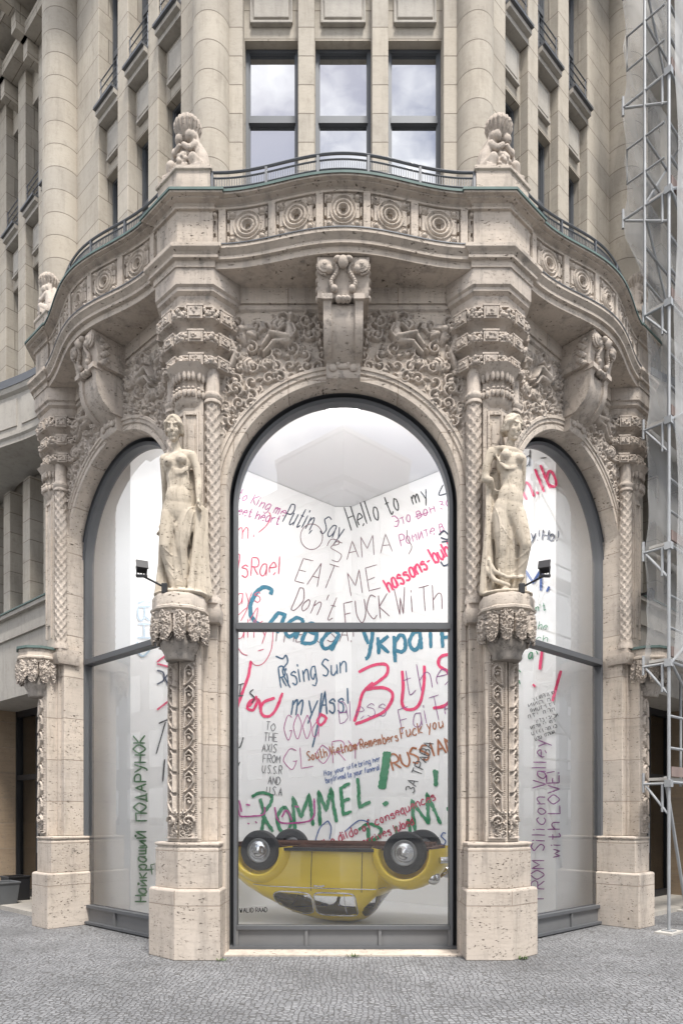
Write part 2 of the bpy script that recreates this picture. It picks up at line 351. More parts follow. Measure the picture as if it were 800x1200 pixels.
def ornament(sg):
    def fn(x, z, h): p = PP(.045 + x, .098 - h, sg); return (p[0], p[1], 1.385 + z)
    return pf.mb(fn).mesh('ornament_panel', CARV, 180, fix=False, uv=False)
ORN = {1: ornament(1), -1: ornament(-1)}
# ---------------------------------------------------------------- pillar meshes (local frame: -y points out along the corner bisector)
def ppoly(pts):             # pts from the bisector to the right: [(None,w0),(u,w),...]
    right = [(0, pts[0][1] / c_)] + [PP(u, wv) for u, wv in pts[1:]]
    return [(-x, y) for x, y in right[:0:-1]] + right
def offset(poly, d):        # miter offset of a convex polygon chain (outward for d>0)
    n = len(poly); out = []
    cx = sum(p[0] for p in poly) / n; cy = sum(p[1] for p in poly) / n
    for i in range(n):
        a, b, c = Vector(poly[i - 1]), Vector(poly[i]), Vector(poly[(i + 1) % n]); e0 = (b - a).normalized(); e1 = (c - b).normalized()
        n0 = Vector((e0.y, -e0.x)); n1 = Vector((e1.y, -e1.x)); m = n0 + n1; m.normalize(); k = d / max(.35, m.dot(n0)); out.append((b.x + m.x * k, b.y + m.y * k))
    return out
def ring(poly, z): return [(p[0], p[1], z) for p in poly]
pb = MB()
base = ppoly([(None, 0), (.523, 0), (.523, .66)])
pb.loft([ring(base, 0), ring(base, .785), ring(offset(base, -.02), .807)])
p2 = ppoly([(None, .07), (.49, .07), (.49, .66)])
pb.loft([ring(p2, .808), ring(p2, 1.27), ring(offset(p2, -.015), 1.28), ring(offset(p2, -.015), 1.30), ring(offset(p2, .008), 1.305), ring(offset(p2, .008), 1.335), ring(offset(p2, -.05), 1.345)])
post = ppoly([(None, .10), (.285, .10), (.285, .5)]); pb.prism(post, 1.346, 3.9)
pb.prism(ppoly([(None, .25), (.335, .25), (.335, .66)]), 1.347, 7.2)
pb.prism(ppoly([(None, .285), (.44, .285), (.44, .66)]), 1.348, 7.3)
PIL = pb.mesh('pillar', TRAVJ)
sh = MB()
sh.prism(ppoly([(None, .20), (.29, .20), (.29, .5)]), 3.9, 6.75)
for sg in (1, -1):           # raised panel frames behind the statue
    def strip(u0, u1, z0, z1, d=.02):
        q = [PP(u0, .198 - d, sg), PP(u1, .198 - d, sg), PP(u1, .21, sg), PP(u0, .21, sg)]; sh.prism(q, z0, z1)
    strip(.06, .085, 4.3, 6.35); strip(.215, .24, 4.3, 6.35); strip(.0855, .2145, 6.31, 6.35); strip(.11, .19, 4.5, 6.2, .014)
SHAFT = sh.mesh('panelled_shaft', TRAV)
def colonnette(sg):
    m = MB(); n = 36; zz = np.linspace(4.22, 6.45, 300)
    rings = []
    cx, cy = PP(.385, .265, sg)
    for z in zz:
        r = []
        for k in range(n):
            a = 2 * math.pi * k / n; d = .016 * (max(abs(math.sin(a * 3 + z * 26)), abs(math.sin(a * 3 - z * 26))) ** 6 - .5) + .012 * max(0, math.sin(a * 6) * math.sin(z * 52 + 1.57)) ** 2
            rr = .082 + d; r.append((cx + rr * math.cos(a), cy + rr * math.sin(a), z))
        rings.append(r)
    m.loft(rings)
    m.lathe([(.09, 6.45), (.105, 6.46), (.105, 6.49), (.095, 6.5), (.112, 6.53), (.112, 6.56), (.095, 6.575), (.083, 6.6), (.083, 6.95)], (cx, cy, 0), 20)
    m.lathe([(.11, 4.12), (.11, 4.17), (.1, 4.19), (.1, 4.22)], (cx, cy, 0), 20)
    # the little corbel it stands on
    q = [PP(.27, .15, sg), PP(.5, .15, sg), PP(.5, .5, sg), PP(.27, .5, sg)]; q2 = [PP(.28, .19, sg), PP(.48, .19, sg), PP(.48, .5, sg), PP(.28, .5, sg)]
    m.loft([ring(q2, 3.9), ring(q, 3.97), ring(q, 4.05)]); m.prism(q2, 4.051, 4.121)
    return m.mesh('colonnette', CARV, 50, uv=False)
COLN = {1: colonnette(1), -1: colonnette(-1)}
cp = ppoly([(None, .08), (.42, .08), (.66, .32), (.66, .62)])
cprof = [(-.30, 6.36), (-.27, 6.37), (-.22, 6.42), (-.22, 6.45), (-.235, 6.46), (-.20, 6.5), (-.17, 6.56), (-.165, 6.62), (-.185, 6.68), (-.21, 6.73), (-.20, 6.78), (-.15, 6.83), (-.07, 6.855), (-.055, 6.86), (-.055, 6.88), (-.075, 6.885), (-.08, 6.955), (-.06, 6.96), (-.06, 6.975), (-.115, 6.98), (-.12, 7.03), (-.09, 7.075), (-.03, 7.10), (-.02, 7.105), (-.02, 7.125), (-.045, 7.13), (-.05, 7.205), (-.03, 7.21), (-.03, 7.225), (-.085, 7.23), (-.09, 7.28), (-.05, 7.325), (.005, 7.35), (.015, 7.355), (.015, 7.375), (-.015, 7.38), (-.02, 7.475), (.01, 7.48), (.01, 7.5), (-.04, 7.505), (-.02, 7.60), (-.02, 7.63), (.02, 7.66), (.02, 7.70), (.045, 7.72), (.045, 7.899)]
cb = MB(); cb.loft([ring(offset(cp, o), z) for o, z in cprof])
np_ = ppoly([(None, .155), (.215, .155), (.33, .27), (.33, .5)])
cb.loft([ring(offset(np_, o), z) for o, z in [(-.10, 6.30), (-.085, 6.305), (-.05, 6.345), (-.05, 6.375), (-.065, 6.38), (-.03, 6.42), (.0, 6.47), (.012, 6.53), (.0, 6.585), (-.03, 6.62), (-.02, 6.66), (.0, 6.72), (.05, 6.80), (.09, 6.858)]])
tiers = [(-.07, 6.87, .095), (-.04, 7.115, .10), (-.01, 7.36, .12)]
orn = MB(); rsc = random.Random(11)
for off, z, hh in tiers:
    q = offset(cp, off); n = len(q)
    for i in range(1, n - 2):
        a, b = Vector(q[i]), Vector(q[i + 1]); e = (b - a); ln = e.length; e.normalize(); nn = Vector((e.y, -e.x)); c = (a + b) / 2
        M = Matrix.Translation((c.x, c.y, z)) @ Matrix(((e.x, -nn.x, 0, 0), (e.y, -nn.y, 0, 0), (0, 0, 1, 0), (0, 0, 0, 1)))
        bwid = min(.085, ln * .24); cb.box(-bwid, bwid, -.045, .03, -.022, hh, M)
        cb.box(-bwid * .75, bwid * .75, -.06, -.03, .0, hh * .8, M); cb.box(-bwid - .012, bwid + .012, -.05, .03, hh + .001, hh + .02, M)
        for sx in (-1, 1): orn.ell(M @ Vector((sx * (bwid + .018), -.02, hh * .8)), .022); orn.ell(M @ Vector((sx * (bwid + .018), -.02, .01)), .018)
        for k in range(5): orn.ell(M @ Vector((rsc.uniform(-.6, .6) * bwid, -.06, rsc.uniform(.1, .75) * hh)), .014)
        for k in range(9):      # garlands between the blocks
            t = bwid + .02 + (ln / 2 - bwid) * (k + .5) / 9
            for sx in (-1, 1):
                zz = hh * .55 - .03 * math.sin(math.pi * (k + .5) / 9)
                orn.ell(M @ Vector((sx * t, -.018 + rsc.uniform(-.008, .006), zz + rsc.uniform(-.022, .028))), rsc.uniform(.016, .027))
    # neck leaves
q = offset(np_, .02)
for i in range(1, len(q) - 2):
    for t in (.2, .5, .8):
        p = Vector(q[i]).lerp(Vector(q[i + 1]), t); orn.ell((p.x, p.y, 6.54), (.026, .026, .045)); orn.ell((p.x, p.y - .01, 6.59), .02); orn.ell((p.x, p.y, 6.74), (.026, .026, .06))
cb.add(orn.v, orn.f); CAPM = cb.mesh('capital', CARV, 50, uv=False)
pd = ppoly([(None, .05), (.43, .05), (.43, .72)])
pprof = [(.03, 7.90), (.03, 7.975), (.07, 7.98), (.07, 8.015), (.052, 8.02), (.07, 8.045), (.11, 8.075), (.11, 8.12), (.03, 8.135), (.03, 8.165), (0, 8.17), (0, 8.56), (.03, 8.565), (.03, 8.59), (.012, 8.595), (.03, 8.625), (.085, 8.645), (.085, 8.66), (.13, 8.665), (.13, 8.70)]
PED = MB().loft([ring(offset(pd, o), z) for o, z in pprof]).mesh('pedestal', TRAV)
PEDC = MB().loft([ring(offset(pd, o), z) for o, z in [(.144, 8.684), (.144, 8.712), (.02, 8.725)]]).mesh('flashing', COPPER)
q = ppoly([(None, .045), (.40, .045), (.40, .6)])
PEDB = MB().loft([ring(offset(q, o), z) for o, z in [(.0, 8.71), (.0, 9.02), (.022, 9.03), (.022, 9.07), (-.06, 9.085)]]).mesh('figure_plinth', TRAV)
# bracket
def octo(r, z, n=10): return [(r * math.sin(2 * math.pi * (k + .5) / n), .12 - r * math.cos(2 * math.pi * (k + .5) / n), z) for k in range(n)]
br = MB(); br.loft([octo(.30, 3.90), octo(.30, 3.935), octo(.335, 3.96), octo(.335, 3.985), octo(.315, 4.0), octo(.315, 4.10), octo(.30, 4.135), octo(.25, 4.155)])
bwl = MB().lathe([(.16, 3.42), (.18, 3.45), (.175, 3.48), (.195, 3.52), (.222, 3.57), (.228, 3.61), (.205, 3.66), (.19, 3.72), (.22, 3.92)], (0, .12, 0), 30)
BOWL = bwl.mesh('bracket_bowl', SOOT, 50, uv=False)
BRKM = br.mesh('statue_bracket', TRAV, 35)
nb, nh = 330, 54
lf_ = HF(-.75, .75, 3.6, 3.96, .0055); foliage(lf_, -.74, .74, 3.6, 3.95, .07, random.Random(6), .034)
def lfh(a, z): return lf_.H[min(lf_.nz, max(0, int((z - 3.6) / .0055))), min(lf_.nx, max(0, int((a * .33 + .75) / .0055)))]
def lamb(i, j):
    a = -2.2 + 4.4 * i / nb; ph = (a * 1.75 + .5) % 1.0; lobe = abs(ph - .5) * 2       # 0 mid-lobe .. 1 gap
    zl = 3.60 + .17 * lobe ** 3 ; z = zl + (3.94 - zl) * j / nh; t = j / nh
    q = lfh(a, z) * (1 - lobe ** 6)
    m_ = math.pi / 5; r = .283 * math.cos(m_ / 2) / math.cos((a + m_ * 10) % m_ - m_ / 2) + .02 * (1 - lobe ** 4) - (.07 if lobe > .88 else 0) + q + .02 * math.sin(math.pi * t)
    return (r * math.sin(a), .12 - r * math.cos(a), z)
lm = MB().grid(lamb, nb, nh)
lm.grid(lambda i, j: (lambda p: (p[0] * .84, .12 + (p[1] - .12) * .84, p[2]))(lamb(i, j)), nb, 2)
LAMB = lm.mesh('scalloped_apron', CARV, 180, fix=False, uv=False)
def pillar(loc, rz, label, cop):
    o = link('pillar', PIL, root, Vector((loc[0], loc[1], 0)) - ROOT, rz, .008); o['label'] = label
    link('panelled_shaft', SHAFT, o, bevel=.004)
    for sg in (1, -1): link('ornament_panel', ORN[sg], o); link('colonnette', COLN[sg], o)
    link('capital', CAPM, o); link('pedestal', PED, o, bevel=.005); link('flashing', PEDC, o); link('figure_plinth', PEDB, o, bevel=.006)
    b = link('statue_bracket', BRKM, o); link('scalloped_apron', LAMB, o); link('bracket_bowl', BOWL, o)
    if cop: link('bracket_flashing', MB().loft([octo(.345, 4.10), octo(.345, 4.135), octo(.05, 4.18)]).mesh('bracket_flashing', COPPER), o)
    return o
pillar(C0, -AL / 2, 'carved pillar left of the middle shop window', False)
pillar((-C0.x, C0.y), AL / 2, 'carved pillar right of the middle shop window', False)
pl = bw('l', -1.77, 0); pillar((pl.x, pl.y), -1.5 * AL, 'outermost left pillar beside the dark entrance', True)
pr = bw('r', 1.77, 0); pillar((pr.x, pr.y), 1.5 * AL, 'outermost right pillar beside the scaffold', True)
def pil_world(k, x, y, z):
    P, a = {'L': (C0, -AL / 2), 'R': (Vector((-C0.x, C0.y)), AL / 2), 'l': (pl, -1.5 * AL), 'r': (pr, 1.5 * AL)}[k]
    return Vector((P.x + x * math.cos(a) - y * math.sin(a), P.y + x * math.sin(a) + y * math.cos(a), z))

# ---------------------------------------------------------------- arched bays
def arcpath(r, zb, n=64):
    return [(-r, zb)] + [(-r * math.cos(math.pi * i / n), ARZ + r * math.sin(math.pi * i / n)) for i in range(n + 1)] + [(r, zb)]
def sweep_arch(prof, zb, n=64, closed=False):
    m = MB(); rings = []
    paths = [arcpath(r, zb, n) for r, y in prof]
    rings = [[(paths[j][i][0], prof[j][1], paths[j][i][1]) for j in range(len(prof))] for i in range(n + 3)]
    return m.loft(rings, closed, closed)
# wall round the arch
aw = MB(); n = 64; inner = arcpath(1.555, .0, n); outer = []
for i, (x, z) in enumerate(inner):
    if i == 0: outer.append((-1.80, 0))
    elif i == len(inner) - 1: outer.append((1.80, 0))
    else:
        dx, dz = x, z - ARZ; t = min(1.80 / max(abs(dx), 1e-6), (7.9 - ARZ) / max(dz, 1e-6)); outer.append((dx * t, ARZ + dz * t))
aw.add([(x, .38, z) for x, z in inner] + [(x, .38, z) for x, z in outer], [(i, i + 1, len(inner) + i + 1, len(inner) + i) for i in range(len(inner) - 1)])
aw.add([(-1.8, .38, 7.9), (-1.8, .38, 7.6), (1.8, .38, 7.9), (1.8, .38, 7.6), (-1.2, .38, 7.9), (1.2, .38, 7.9)], [])
aw.box(-1.75, 1.75, .33, .5, 7.72, 7.90); aw.box(-1.75, 1.75, .355, .5, 7.69, 7.719)
for k in (-1, 1): aw.add([(k * 1.8, .382, 5.2), (k * 1.8, .382, 7.9), (k * 1.1, .382, 7.9), (k * 1.5, .382, 6.2), (k * 1.6, .382, 5.2)], [(0, 1, 2, 3, 4)])
AWM = aw.mesh('arch_wall', TRAVJ)
ARC = sweep_arch([(1.385, .70), (1.385, .375), (1.40, .35), (1.455, .35), (1.462, .365), (1.475, .365), (1.485, .345), (1.525, .345), (1.53, .33), (1.565, .33), (1.575, .345), (1.575, .40)], 0.0).mesh('archivolt', TRAVJ, 30)
FRM = sweep_arch([(1.383, .57), (1.383, .74), (1.30, .74), (1.30, .60), (1.335, .585), (1.335, .57)], .02, closed=False); 
FRM.box(-1.30, 1.30, .585, .72, .255, .30); FRM.box(-1.383, 1.383, .56, .74, .02, .055)
FRMM = FRM.mesh('shop_window', FRAME, 30)
TRN = MB().box(-1.31, 1.31, .575, .73, 3.93, 4.005).mesh('transom', FRAME)
kp = MB(); kp.box(-1.31, 1.31, .625, .71, .056, .254)
for u in (-1.3, -.45, .45, 1.3): kp.box(u - .018, u + .018, .595, .66, .056, .254)
KPM = kp.mesh('kick_panel', KICK)
LOP = MB().add([(-1.30, .655, .30), (1.30, .655, .30), (1.30, .655, 3.93), (-1.30, .655, 3.93)], [(0, 1, 2, 3)]).mesh('pane', GLASS, fix=False)
ap = [(-1.30, 4.005), (1.30, 4.005)] + [(1.30 * math.cos(math.pi * i / 64), ARZ + 1.30 * math.sin(math.pi * i / 64)) for i in range(65)]
UPP = MB().add([(x, .655, z) for x, z in ap], [tuple(range(len(ap)))]).mesh('pane', GLASS, fix=False)
# console in the crown of each arch
cs = MB(); prof = [(.42, 6.80), (.28, 6.80), (.26, 6.83), (.26, 6.96), (.22, 6.99), (.17, 7.02), (.08, 7.09), (.02, 7.18), (-.01, 7.28), (-.015, 7.42), (0, 7.46), (.42, 7.46)]
def extr(m, prof, x0, x1): m.loft([[(x, y, z) for y, z in prof] for x in (x0, x1)])
extr(cs, prof, -.20, .20)
ed = [(.42, 6.98), (.18, 6.985), (.06, 7.07), (-.01, 7.17), (-.04, 7.28), (-.045, 7.42), (-.06, 7.44), (-.07, 7.50), (.42, 7.50)]
for k in (-1, 1): extr(cs, ed, k * .135, k * .225)
top = [(.42, 7.501), (-.04, 7.501), (-.05, 7.54), (-.055, 7.62), (-.075, 7.70), (-.11, 7.78), (-.13, 7.84), (-.13, 7.89), (.42, 7.89)]
extr(cs, top, -.29, .29)
for k in (-1, 1): cs.box(k * .12, k * .24, -.095, .05, 7.455, 7.515)
for k in (-1, 0, 1): cs.ell((k * .05, -.06, 7.47), (.04, .05, .035))
for k in (-1, 1):            # volutes
    for r_, y_ in ((.078, -.135), (.052, -.148), (.026, -.158)): cs.lathe([(r_, 0), (r_, .08), (r_ * .6, -.012)][::-1] if 0 else [(r_ * .55, -.012), (r_, 0), (r_, .09)], (k * .205, y_, 7.80), 20, 'y')
    for i in range(14):
        a = -1.6 + i * .25; cs.ell((k * (.206 + .086 * math.cos(a)), -.108, 7.80 + .086 * math.sin(a)), .014)
    for i in range(12):
        t = i / 11; cs.ell((k * (.10 + .035 * math.sin(t * 6)), -.085 - .03 * t, 7.56 + .26 * t), (.024, .03, .024))
    cs.ell((k * .10, -.085, 7.57), .04); cs.ell((k * .16, -.12, 7.76), .045); cs.ell((k * .06, -.15, 7.85), (.05, .04, .035))
    for i in range(10): cs.ell((k * .292, .02 + .03 * (i % 3), 7.52 + i * .033), (.025, .045, .03))
cs.ell((0, -.15, 7.82), (.06, .05, .07)); cs.ell((0, .255, 6.92), (.1, .03, .035)); 
for k in (-1, 1): cs.ell((k * .12, .25, 6.9), (.05, .03, .045)); cs.ell((k * .06, .25, 6.94), .03)
CONS = cs.mesh('console', CARV, 40, uv=False)
# ---------------------------------------------------------------- balcony
UB = 1.62
def bow(u): return -.05 - (.23 * math.cos(math.pi * min(abs(u), 1.44) / 2.88) ** 2 if abs(u) < 1.44 else 0)
def sweep_bow(prof, u0=-UB, u1=UB, n=60, closed=False, off=0, fb=bow):
    rings = []
    for i in range(n + 1):
        u = u0 + (u1 - u0) * i / n; du = (fb(u + .01) - fb(u - .01)) / .02; nx, ny = du, -1; l = math.hypot(nx, ny); nx /= l; ny /= l
        rings.append([(u + nx * (o + off), fb(u) + ny * (o + off), z) for o, z in prof])
    return MB().loft(rings, closed, closed)
bprof = [(-.62, 7.9), (-.10, 7.90), (-.10, 7.975), (-.06, 7.98), (-.06, 8.015), (-.078, 8.02), (-.06, 8.045), (-.02, 8.075), (-.02, 8.12), (-.10, 8.135), (-.10, 8.165), (-.16, 8.17), (-.16, 8.58), (-.10, 8.582), (-.10, 8.605), (-.118, 8.61), (-.10, 8.63), (-.045, 8.645), (-.045, 8.66), (0, 8.665), (0, 8.70), (-.30, 8.70), (-.30, 8.3), (-1.2, 8.3), (-1.2, 7.9)]
BAL = sweep_bow(bprof, closed=True).mesh('balcony', TRAV, 25)
FLA = sweep_bow([(.014, 8.684), (.014, 8.712), (-.06, 8.735), (-.3, 8.735), (-.3, 8.70)]).mesh('flashing', COPPER, 30)
LEADC = sweep_bow([(-.012, 8.112), (-.012, 8.124), (-.098, 8.142), (-.098, 8.136)]).mesh('lead_cover', LEAD, 30)
ff = HF(-1.56, 1.56, 8.165, 8.60, .0062)
zc = 8.385; pitch = .555
for i in range(-2, 3):
    u = i * pitch; ff.rect(u - .225, u + .225, 8.19, 8.58, .012)
    ff.cut(u - .205, u + .205, 8.205, 8.565, .0)
    ff.rect(u - .12, u + .12, 8.205, 8.565, .016); ff.rect(u - .19, u + .19, 8.30, 8.47, .016)
    ff.ell(u, zc, .155, .17, 0, .03, .0); ff.ring(u, zc, .158, .010, .018, .012, .95); ff.cutell(u, zc, .13, .14, .012); ff.ring(u, zc, .108, .018, .026, .006); ff.ring(u, zc, .068, .014, .02, .012)
    ff.cutell(u, zc, .05, .052, .004); ff.cut(u - .026, u + .026, zc - .03, zc + .03, -.06)
    for sx in (-1, 1):
        for sz in (-1, 1): ff.ell(u + sx * .165, zc + sz * .145, .033, .033, 0, .036); ff.ring(u + sx * .165, zc + sz * .145, .042, .008, .014, .004)
        for sz in (-1, 1): ff.cut(u + sx * .213 - .014, u + sx * .213 + .014, zc + sz * .07 - .022, zc + sz * .07 + .022, -.05)
for i in (-2.5, -1.5, -.5, .5, 1.5, 2.5): ff.rect(i * pitch - .042, i * pitch + .042, 8.17, 8.60, .028); ff.cut(i * pitch - .05, i * pitch - .043, 8.17, 8.60, -.01); ff.cut(i * pitch + .043, i * pitch + .05, 8.17, 8.60, -.01)
for sx in (-1, 1):
    ff.cut(sx * 1.475 - .014, sx * 1.475 + .014, zc + .05, zc + .095, -.05); ff.cut(sx * 1.475 - .014, sx * 1.475 + .014, zc - .095, zc - .05, -.05); ff.ell(sx * 1.47, zc + .15, .03, .03, 0, .03)
ff.H *= 1.25
def ffn(u, z, h):
    du = (bow(u + .01) - bow(u - .01)) / .02; l = math.hypot(du, 1); nx, ny = du / l, -1 / l; o = -.135 + h; return (u + nx * o, bow(u) + ny * o, z)
FRZ = ff.mb(ffn).mesh('rosette_frieze', TRAV, 30, fix=False, uv=False)
rl = MB()
def bowpts(o, z, n=40): 
    r = []
    for i in range(n + 1):
        u = -1.50 + 3.0 * i / n; du = (bow(u + .01) - bow(u - .01)) / .02; l = math.hypot(du, 1); r.append((u + du / l * o, bow(u) - o / l, z))
    return r
for z, r_ in ((8.79, .009), (8.85, .010), (8.955, .010), (9.02, .016)): rl.tube(bowpts(-.12, z), r_, 6)
P = bowpts(-.12, 0, 110)
for i, p in enumerate(P):
    if i % 22 == 0: rl.box(p[0] - .014, p[0] + .014, p[1] - .014, p[1] + .014, 8.70, 9.01)
    elif 1: rl.box(p[0] - .004, p[0] + .004, p[1] - .004, p[1] + .004, 8.85, 8.955)
RAIL = rl.mesh('railing', LEAD, 40)
for k in 'clr':
    nm = {'c': 'middle', 'l': 'left', 'r': 'right'}[k]
    a = bpart('arch_wall', AWM, k)
    link('archivolt', ARC, a); link('relief_panel', REL[1], a); link('relief_panel', REL[-1], a); link('console', CONS, a)
    b = bpart('shop_window', FRMM, k); link('transom', TRN, b); link('kick_panel', KPM, b); link('pane', LOP, b); link('pane', UPP, b)
    b = bpart('balcony', BAL, k); link('flashing', FLA, b); link('lead_cover', LEADC, b); link('rosette_frieze', FRZ, b); link('railing', RAIL, b)
# ---------------------------------------------------------------- upper storeys and wings (side-bay frames)
def wallgrid(m, u0, u1, z0, z1, ops, y, depth):
    us = sorted({u0, u1, *[a for o in ops for a in o[:2]]}); zs = sorted({z0, z1, *[a for o in ops for a in o[2:4]]})
    for i in range(len(us) - 1):
        for j in range(len(zs) - 1):
            cu, cz = (us[i] + us[i + 1]) / 2, (zs[j] + zs[j + 1]) / 2
            if any(o[0] < cu < o[1] and o[2] < cz < o[3] for o in ops): continue
            m.add([(us[i], y, zs[j]), (us[i + 1], y, zs[j]), (us[i + 1], y, zs[j + 1]), (us[i], y, zs[j + 1])], [(0, 1, 2, 3)])
    for a, b, c, d in [o[:4] for o in ops]:
        m.add([(a, y, c), (b, y, c), (b, y, d), (a, y, d), (a, y + depth, c), (b, y + depth, c), (b, y + depth, d), (a, y + depth, d)], [(0, 4, 5, 1), (1, 5, 6, 2), (2, 6, 7, 3), (3, 7, 4, 0)])
def window(k, a, b, c, d, y, glass, tz=.45, curtain=False):
    m = MB(); t = .04
    m.box(a, a + t, y, y + .07, c, d); m.box(b - t, b, y, y + .07, c, d); m.box(a + t, b - t, y, y + .07, d - t, d); m.box(a + t, b - t, y, y + .07, c, c + t)
    zt = c + (d - c) * tz; m.box(a + t, b - t, y - .012, y + .07, zt - .045, zt + .045)
    for z0, z1 in ((c + t, zt - .045), (zt + .045, d - t)):
        for q0, q1 in ((a + t, a + t + .015), (b - t - .015, b - t)): m.box(q0, q1, y + .015, y + .06, z0, z1)
    f = bpart('window', m.mesh('window', UFRAME), k)
    pm = MB().add([(a + t, y + .04, c + t), (b - t, y + .04, c + t), (b - t, y + .04, d - t), (a + t, y + .04, d - t)], [(0, 1, 2, 3)])
    link('pane', pm.mesh('pane', glass, fix=False), f); return f
YW, YP = .92, .79                     # spandrel plane, pilaster plane
Z1, Z2, Z3 = 11.50, 12.42, 14.45
def upper(k, u0, u1, wins, flats, cols, glass, zlo=7.95, extra=()):
    ops = [(a, b, 8.25, Z1) for a, b in wins] + [(a, b, Z2, Z3) for a, b in wins]
    m = MB(); wallgrid(m, u0, u1, zlo, 16.4, ops + list(extra), YW, .24)
    wall = bpart('upper_wall', m.mesh('upper_wall', LIME), k)
    for a, b in flats: link('pilaster', MB().box(a, b, YP, YW + .02, zlo, 15.0).mesh('pilaster', LIMEC), wall, bevel=.012)
    for a, b in wins:
        sp = MB(); sp.loft([[(a + d_, y_, Z1 + .20 + e_), (b - d_, y_, Z1 + .20 + e_), (b - d_, y_, Z2 - .27 - e_), (a + d_, y_, Z2 - .27 - e_)] for d_, e_, y_ in ((.07, 0, YW + .01), (.07, 0, YW - .03), (.09, .02, YW - .03), (.10, .035, YW - .015), (.115, .05, YW - .015), (.12, .055, YW - .04))])
        link('spandrel_panel', sp.mesh('spandrel_panel', LIMEP), wall, bevel=.006)
        link('panel_ledge', MB().box(a + .09, b - .09, YW - .06, YW, Z1 + .165, Z1 + .198).mesh('panel_ledge', LIMEP), wall, bevel=.006)
        link('sill', MB().box(a + .003, b - .003, YP - .10, YW + .2, Z2 - .035, Z2).mesh('sill', LEAD), wall)
        sl = MB(); x0, x1 = a + .003, b - .003; extr(sl, [(YW + .01, Z2 - .18), (YP, Z2 - .18), (YP, Z2 - .11), (YP - .06, Z2 - .10), (YP - .06, Z2 - .036), (YW + .01, Z2 - .036)], x0, x1)
        link('sill_moulding', sl.mesh('sill_moulding', LIMEP), wall)
    for u, r_, yc in cols:
        cm = MB(); n = 36; cm.loft([[(u + r_ * math.cos(2 * math.pi * j / n), yc + r_ * math.sin(2 * math.pi * j / n), z) for j in range(n)] for z in np.arange(zlo, 15.3, .18)])
        bpart('column', cm.mesh('column', LIMEC, 60), k)
    for a, b in wins:
        window(k, a, b, 8.25, Z1, YW + .10, glass, .72); w2 = window(k, a, b, Z2, Z3, YW + .10, SGLASS, .5)
        rm = MB()
        for z in (.12, .24, .36, .48): rm.tube([(a, YP + .02, Z2 + z), (b, YP + .02, Z2 + z)], .009, 6)
        for q in (a + .03, b - .03): rm.tube([(q, YP + .02, Z2), (q, YP + .02, Z2 + .5)], .009, 6)
        link('window_railing', rm.mesh('window_railing', LEAD), w2)
    return wall
upper('c', -1.62, 1.62, [(-1.25, -.57), (-.355, .355), (.57, 1.25)], [(-1.62, -1.255), (-.565, -.36), (.36, .565), (1.255, 1.62)], [], UGLASS)
def cornice(k, u0, u1):
    m = MB(); m.box(u0, u1, .55, 1.2, 15.0, 15.2); m.box(u0, u1, .0, 1.2, 15.62, 15.8); m.box(u0, u1, -.15, 1.2, 15.8, 16.0); m.box(u0, u1, .35, 1.2, 15.45, 15.62)
    nn = int((u1 - u0) / .95)
    for i in range(nn):
        u = u0 + (i + .5) * (u1 - u0) / nn; m.box(u - .1, u + .1, .1, .9, 15.3, 15.615); m.box(u - .09, u + .09, .4, .9, 15.0, 15.29); m.box(u - .08, u + .08, .6, .9, 14.7, 15.0)
    return bpart('cornice', m.mesh('cornice', LIME), k)
cornice('c', -1.6, 1.6)
